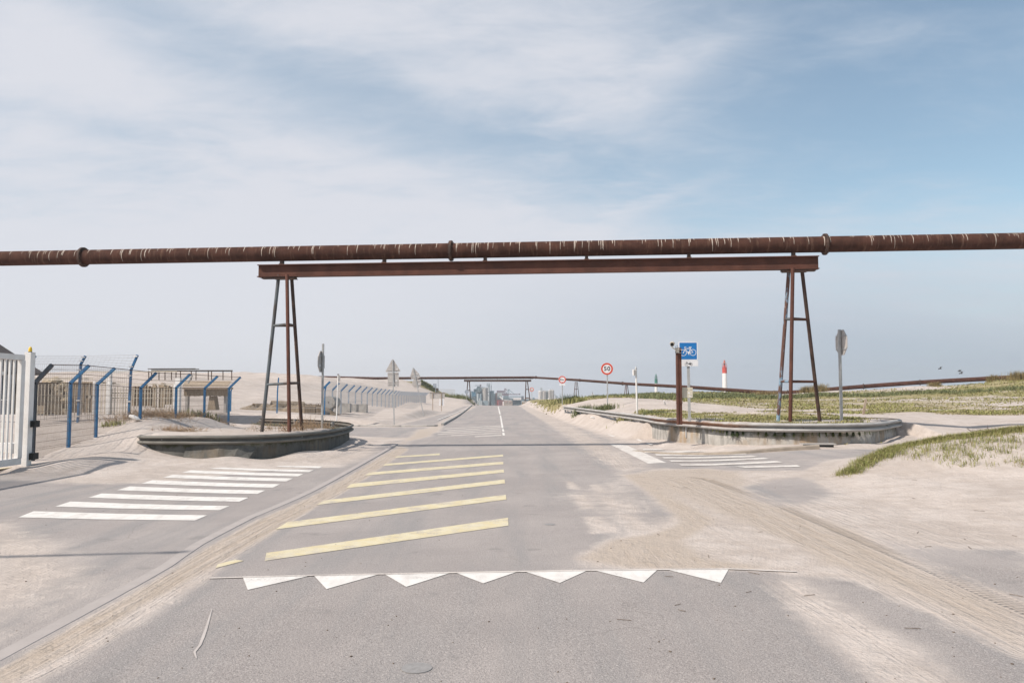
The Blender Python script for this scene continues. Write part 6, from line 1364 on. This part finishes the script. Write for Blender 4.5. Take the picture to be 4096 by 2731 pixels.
for f in (.3, .55, .8): mb.bar(P(2366 + 3.5 * f - 1, 1600 - 33 * f, 500), P(2373 - 3.5 * f + 1, 1600 - 33 * f, 500), .3)
mb.bar(P(2364, 1576, 500), P(2375, 1576, 500), .35); mb.build('mast', M['silo_white'], o)
mb = MB(); mb.box(P(2371, 1594, 502), (4, 2, 1.2)); mb.build('hut', M['silo_white'], o)
o = empty('distant_crane', P(1860, 1590, 760), 'very faint mauve cranes left of the far gantry', 'crane')
for a, b_, c_, d_ in ((1855, 1582, 1855, 1605), (1855, 1585, 1876, 1590), (1868, 1582, 1878, 1590), (1868, 1582, 1860, 1592), (1876, 1578, 1876, 1605)): mb = MB(); mb.bar(P(a, b_, 760), P(c_, d_, 760), .6); mb.build('strut', M['mauve_steel'], o)
# ------------------------------------------------------------------ plants
rp_ = np.random.default_rng(21)
def on_ground(xy, lift=-.01):
    xy = np.asarray(xy, float); return np.column_stack([xy, T(xy[:, 0], xy[:, 1]) + lift])
# turf over the field: spread by the share of the picture each patch covers
gmask = (GR > .22) & (YY < 135) & (YY > 22) & (XX > 2.5) & (np.abs(RATIO) < .72)
ii, jj = np.nonzero(gmask[1:-1, 1:-1]); ii += 1; jj += 1
pick = rp_.integers(0, len(ii), 46000); fi, fj = ii[pick], jj[pick]
fx_ = XX[fi, fj] + rp_.normal(0, .004, len(pick)) * YY[fi, fj]; fy_ = YY[fi, fj] * (1 + rp_.normal(0, .01, len(pick)))
patch = vno(fx_, fy_, 3.1, 31) + vno(fx_, fy_, 1.1, 32) * .8 + (GR[fi, fj] - .3) * .6
kp_ = patch > -.02; fx_, fy_ = fx_[kp_], fy_[kp_]; pts = on_ground(np.column_stack([fx_, fy_]))
def scaled_blades(name, pts, hs, ws, mat, lean, seed):
    r_ = np.random.default_rng(seed); n = len(pts); D = pts[:, 1]
    h = (hs[0] + hs[1] * D) * r_.uniform(.5, 1.3, n); w_ = (ws[0] + ws[1] * D) * r_.uniform(.6, 1.3, n); a = r_.uniform(0, 2 * np.pi, n); ln = r_.uniform(0, lean, n)
    dx, dy = np.cos(a) * ln * h, np.sin(a) * ln * h; off = np.stack([np.cos(a + 1.57 + r_.normal(0, .6, n)) * w_ / 2, np.sin(a + 1.57) * w_ / 2, 0 * w_], 1)
    m1 = pts + np.stack([dx * .35, dy * .35, h * .6], 1); tip = pts + np.stack([dx * 1.3, dy * 1.3, h * (1 - .3 * ln)], 1)
    V = np.stack([pts - off, pts + off, m1 + off * .75, m1 - off * .75, tip + off * .1, tip - off * .1], 1).reshape(-1, 3); i0 = np.arange(n)[:, None] * 6
    return npmesh(name, V, np.concatenate([i0 + [0, 1, 2, 3], i0 + [3, 2, 4, 5]], 0), mat, None, False)
tag(scaled_blades('field_turf', pts, (.03, .0012), (.008, .0010), M['turf'], 1.0, 3), 'short mixed turf over the dune field', 'grass', None, 'stuff')
kk = (patch[kp_] > .30); tag(scaled_blades('green_turf', pts[kk] + np.array([.05, .02, 0]), (.05, .0016), (.008, .0011), M['grass'], .9, 4), 'fresher green patches in the dune field turf', 'grass', None, 'stuff')
# marram bands
mx_ = []
cs0 = rp_.uniform(2560, 4350, 60000); cY = rp_.uniform(48, 112, 60000); cX = (cs0 - CX) / F * cY; cZ = T(cX, cY)
cy = 1580 - (cZ - EYE) / cY * F
want = np.interp(cs0, (2560, 2800, 3000, 3200, 3400, 3700, 4096, 4350), (1592, 1588, 1591, 1589, 1584, 1575, 1560, 1550)) + 3 * np.sin(cs0 / 60)
okm = np.nonzero((np.abs(cy - want) < np.where(cs0 < 2950, 7, 4.0)) & (vno(cX, cY, 6, 51) > -.22))[0][:1300]
print('marram', len(okm))
for i_ in okm: mx_ += [np.array([cX[i_], cY[i_]]) + rp_.normal(0, .3, 2) for _ in range(16)]
for _ in range(240):
    s0 = rp_.uniform(2360, 2640); Yq = rp_.uniform(100, 124); q = np.array([(s0 - CX) / F * Yq, Yq]); mx_ += [q + rp_.normal(0, .4, 2) for _ in range(12)]
tag(scaled_blades('marram_grass', on_ground(mx_), (.10, .0030), (.01, .0009), M['marram'], .75, 5), 'dark green marram grass in bands below the ridge pipe', 'grass', None, 'stuff')
# grass of the near dune
dp = []
crest = [(6.5, 15.7), (7.4, 16.6), (8.5, 17.35), (9.2, 17.0), (10.6, 16.6), (12.5, 16.1), (15, 15.6)]
cl_ = catmull([Vector((a, c_, 0)) for a, c_ in crest], .1)
for _ in range(950):
    p = cl_[int(len(cl_) * .58 * rp_.random() ** .75)]; t = abs(rp_.normal(0, .14)) * (1.0 if p.x > 8.0 else 2.0) if (rp_.random() < .5 or p.x < 8.0) else rp_.uniform(0, 1.0) ** 1.3 * (2.8 if p.x > 8.2 else 1.5)
    c_ = np.array([p.x + rp_.normal(0, .12), p.y - t * 1.0 + .12]); nb_ = int(rp_.uniform(14, 46) * (.55 if p.x < 8 else 1) * (1 if t < .5 else rp_.uniform(.25, .9)))
    sp = rp_.uniform(.04, .13); dp += [c_ + rp_.normal(0, sp, 2) for _ in range(nb_)]
dp = np.array(dp); kk = vno(dp[:, 0], dp[:, 1], .7, 41) > -.30; dp = dp[kk]
o1 = blades('dune_grass', on_ground(dp), (.04, .16), (.005, .011), M['grass'], 1.2, None, 8); tag(o1, 'bright green grass tufts creeping over the near sand dune', 'grass', None, 'stuff')
dk = dp[rp_.integers(0, len(dp), 1500)] + rp_.normal(0, .05, (1500, 2)); o1 = blades('dune_grass_dead', on_ground(dk), (.05, .2), (.005, .009), M['straw'], 1.6, None, 9); tag(o1, 'straw coloured dead blades among the dune grass', 'grass', None, 'stuff')
# grass in the right island
ip = []
for _ in range(330):
    s0 = rp_.choice((rp_.uniform(2560, 2790), rp_.uniform(2760, 3120), rp_.uniform(2900, 3300))); Yq = rp_.uniform(24.6, 34) if s0 < 2900 else rp_.uniform(24.3, 32); c_ = np.array([(s0 - CX) / F * Yq, Yq]); ip += [c_ + rp_.normal(0, .12, 2) for _ in range(26)]
ip = np.array(ip); kk = (sdf(isl_right, ip[:, 0], ip[:, 1]) < -.35) & (vno(ip[:, 0], ip[:, 1], 1.2, 43) > -.08); ip = ip[kk]
tag(blades('island_grass', on_ground(ip), (.04, .13), (.010, .018), M['grass'], 1.0, None, 10), 'low green grass patches inside the right guard rail', 'grass', None, 'stuff')
# single clumps
def clump(name, lab, cat, xy, n, spread, hr, wr, mat, lean, seed, group=None, z=None):
    r_ = np.random.default_rng(seed); q = np.array(xy)[None] + r_.normal(0, 1, (n, 2)) * spread; g_ = on_ground(q) if z is None else np.column_stack([q, np.full(n, z)])
    o = empty(name, (xy[0], xy[1], float(g_[:, 2].mean())), lab, cat, group); blades('leaves', g_, hr, wr, mat, lean, o, seed); return o
def xyat(sx0, Y): return ((sx0 - CX) / F * Y, Y)
for i, (lab, s0, Y, sp, h_, mat) in enumerate((('round dark bush on the dune left of the left tripod tower', 2277, 78, (.55, .4), (.5, 1.1), 'bushdark'), ('green bush just behind the far end of the long guard rail', 2330, 52, (.3, .3), (.3, .6), 'marram'), ('yellowish bush between the dark bush and the long guard rail', 2300, 66, (.5, .4), (.3, .7), 'grass'), ('small green bush beside the foot of the 50 sign', 2414, 47, (.3, .3), (.25, .5), 'marram'), ('low tuft at the foot of the white detector post', 2530, 36.4, (.35, .25), (.15, .34), 'grass'), ('low ragged tuft behind the rail right of the white detector post', 2610, 34.5, (.35, .2), (.12, .26), 'marram'))):
    clump('bush', lab, 'bush', xyat(s0, Y), 420, np.array(sp), h_, (.02, .05) if Y > 45 else (.012, .03), M[mat], .8, 50 + i, 'bushes behind the long guard rail')
for i, (lab, s0, Y, sp, h_) in enumerate((('wide straw tuft on the ridge pipe left of the right tower', 3054, 103, (.9, .4), (.35, .85)), ('tall straw tuft over the ridge pipe right of the right tower', 3274, 97.5, (.5, .4), (.5, 1.25)), ('small straw tuft over the ridge pipe near the right tower', 3222, 99, (.35, .3), (.5, 1.1)), ('straw tuft over the ridge pipe at the right picture edge', 4075, 82, (.6, .4), (.5, 1.1)), ('small dark tuft against the ridge pipe near the right edge', 3968, 86, (.25, .3), (.5, 1.1)), ('thin straw tuft below the two flying birds', 3738, 91.5, (.3, .3), (.4, .9)))):
    clump('straw_tuft', lab, 'grass tuft', xyat(s0, Y), 420, np.array(sp), h_, (.03, .06), M['straw'], .7, 70 + i, 'straw tufts along the ridge pipe')
clump('green_shrub', 'small green shrub at the foot of the third blue post from the right', 'shrub', xyat(795, 33.4), 260, np.array((.30, .2)), (.2, .5), (.02, .045), M['marram'], .9, 90)
clump('green_weed', 'bright low weed on the sand behind the third blue post', 'weed', xyat(450, 27.2), 160, np.array((.22, .15)), (.08, .22), (.015, .03), M['grass'], .9, 91)
clump('hedge_grass', 'dark green grass bank at the foot of the far left hedge', 'grass bank', xyat(1842, 178), 900, np.array((1.2, 1.5)), (.5, 1.6), (.06, .12), M['marram'], .6, 92)
hp = []
for _ in range(5200):
    f = rp_.random(); s0 = 1780 + 78 * f; Yq = 186 + 8 * f; hp.append(((s0 - CX) / F * Yq, Yq + rp_.normal(0, .3), 0))
hp = np.array(hp); zt_h = np.interp(hp[:, 0] / hp[:, 1] * F + CX, (1780, 1857), (P(1780, 1589, 188).z, P(1857, 1601, 194).z)); hp[:, 2] = zt_h + rp_.uniform(-.6, .1, len(hp))
ho = empty('hedge', hp.mean(0), 'dark green clipped hedge at the far left end of the road', 'hedge'); blades('leaves', hp, (.3, .62), (.08, .16), M['bushdark'], .5, ho, 93)
sp_ = []
for _ in range(3000): 
    f = rp_.random(); s0 = 1684 + 58 * f; Yq = 203 + rp_.normal(0, 1.0); sp_.append(((s0 - CX) / F * Yq, Yq))
tag(scaled_blades('slope_grass', on_ground(sp_), (.2, .003), (.02, .0006), M['marram'], .6, 6), 'green grass on the shoulder of the sand hill under the far pipe', 'grass', None, 'stuff')
# dry weeds
def stalks(name, lab, xy, n, sp, h_, mat, seed, group, r0=.0055):
    r_ = random.Random(seed); z0 = Tf(*xy); o = empty(name, (xy[0], xy[1], z0), lab, 'weed', group); mb = MB()
    for _ in range(n):
        p = Vector((xy[0] + r_.gauss(0, sp[0]), xy[1] + r_.gauss(0, sp[1]), 0)); p.z = Tf(p.x, p.y) - .02; d = Vector((r_.gauss(0, .6), r_.gauss(0, .6), r_.uniform(.5, 1.2))).normalized(); L = r_.uniform(*h_); q = p + d * L * .5; e = q + (d + Vector((r_.gauss(0, .5), r_.gauss(0, .5), -.25))).normalized() * L * .5
        mb.tube([p, q, e], [r0, r0 * .8, r0 * .4], 4, False)
        for _k in range(r_.randint(1, 4)):
            s_ = p.lerp(q, r_.uniform(.4, 1)); mb.tube([s_, s_ + Vector((r_.gauss(0, .12), r_.gauss(0, .12), r_.uniform(-.02, .14)))], [r0 * .6, r0 * .3], 3, False)
    mb.build('stems', mat, o); return o
G_ = 'dry weeds on the left island'
for i, (lab, s0, Y, n, sp, h_) in enumerate((('dry brown weeds tangled round the centre leg of the left tower', 1165, 24.9, 36, (.16, .25), (.2, .55)), ('dry weeds round the back leg of the left tower', 1205, 26.6, 36, (.2, .3), (.25, .65)), ('dense dry weed thicket left of the island stop sign post', 1250, 27.3, 70, (.35, .4), (.2, .6)), ('dry weeds at the foot of the island stop sign post', 1290, 28.3, 55, (.25, .3), (.2, .7)), ('sparse dry stalks by the outer leg of the left tower', 1065, 26.2, 30, (.3, .3), (.2, .5)))):
    stalks('dry_weed', lab, xyat(s0, Y), n, sp, h_, M['dry'], 100 + i, G_)
G_ = 'dry weeds along the near left fence'
for i, (lab, s0, Y, n, sp, h_) in enumerate((('dry reddish weeds behind the fourth blue post', 600, 29.6, 150, (.55, .5), (.2, .6)), ('dry weeds between the fourth and fifth blue posts', 655, 30.4, 130, (.45, .4), (.2, .6)), ('dry weeds at the foot of the fifth blue post', 712, 31.4, 120, (.35, .4), (.2, .5)), ('dry weeds at the foot of the sixth blue post', 826, 33.6, 110, (.35, .3), (.15, .45)), ('low dry weeds running down to the last blue post', 872, 34.6, 90, (.4, .3), (.1, .32)), ('flattened clump of dry grass on the sand above the left guard rail', 735, 25.4, 130, (.35, .15), (.1, .32)), ('dry scrub behind the first panel of the near fence', 500, 28.0, 90, (.4, .3), (.15, .5)))):
    stalks('dry_weed', lab, xyat(s0, Y), n, sp, h_, M['dry'], 120 + i, G_)
clump('green_tuft', 'mossy green tuft in the shade of the left island rail', 'tuft', xyat(1100, 28.5), 220, np.array((.35, .3)), (.04, .12), (.015, .03), M['moss'], .9, 94)
cx0, cy0 = xyat(3935, 17.1); bo = empty('fallen_branch', (cx0, cy0, Tf(cx0, cy0)), 'dark reddish fallen conifer branch on the crest of the near dune', 'branch'); mb = MB(); r_ = random.Random(8)
for i in range(9):
    p = Vector((cx0 + r_.uniform(-.28, .28), cy0 + r_.uniform(-.1, .1), 0)); p.z = Tf(p.x, p.y) + .01; d = Vector((r_.choice((-1, 1)) * r_.uniform(.6, 1), r_.gauss(0, .3), r_.uniform(.15, .7))).normalized(); q = p + d * r_.uniform(.15, .34); mb.tube([p, q], [.008, .004], 5)
    for _ in range(16):
        s_ = p.lerp(q, r_.random()); mb.tube([s_, s_ + Vector((r_.gauss(0, .05), r_.gauss(0, .04), r_.gauss(.02, .035)))], [.003, .0015], 3, False)
mb.build('twigs', M['brush'], bo)
# scattered grit and twigs
dbx = []; mb = MB(); r_ = random.Random(31)
for _ in range(170):
    s0, y_ = r_.uniform(-100, 4200), 1790 + 941 * r_.random() ** .8; p = G(s0, y_); q = r_.uniform(.002, .0065) * (1 + p.y * .05)
    z_ = Tf(p.x, p.y) if r_.random() < 2 else 0
    mb.ball((p.x, p.y, z_ + q * .4), (q * r_.uniform(.8, 1.8), q, q * .6), 5, 3, Matrix.Rotation(r_.uniform(0, 3), 3, 'Z'))
for _ in range(26):
    s0, y_ = r_.uniform(2500, 4200), 1850 + 700 * r_.random(); p = G(s0, y_); z_ = Tf(p.x, p.y) + .006; a = r_.uniform(0, 3.14); L = r_.uniform(.04, .14)
    mb.tube([(p.x, p.y, z_), (p.x + math.cos(a) * L, p.y + math.sin(a) * L, z_ + .004)], .003, 4)
tag(mb.build('grit', M['brown2']), 'dark grit and twigs scattered over road and sand', 'debris', None, 'stuff')
# assumed lamp out of frame, added so its arm casts the forecourt shadow
sl_ = empty('unseen_lamp', (-12.4, 5.9, 0), 'assumed grey lamp left of the frame, added so its arm shadows the forecourt', 'street lamp')
mb = MB(); mb.tube([(-12.4, 5.9, -.2), (-12.4, 5.9, 6.0), (-12.2, 5.9, 6.25), (-11.9, 5.92, 6.3), (-8.6, 6.25, 6.15)], [.10, .09, .09, .085, .03], 12); mb.build('pole', M['galv'], sl_, smooth=True)
mb = MB(); mb.box((-8.45, 6.26, 6.13), (.34, .10, .06)); mb.build('lamp_head', M['galv'], sl_)
# ------------------------------------------------------------------ haze over the flat coast
hz, nt, b = newmat('sea_haze'); nt.nodes.remove(b); vol = nn(nt, 'ShaderNodeVolumePrincipled', Density=.00040, Anisotropy=.2)
vol.inputs['Color'].default_value = (.93, .96, 1.0, 1); nt.links.new(vol.outputs[0], nt.nodes['Material Output'].inputs['Volume'])
mb = MB(); mb.box((0, 390, 9), (1900, 1020, 42)); ho = mb.build('haze', hz); tag(ho, kind='stuff')
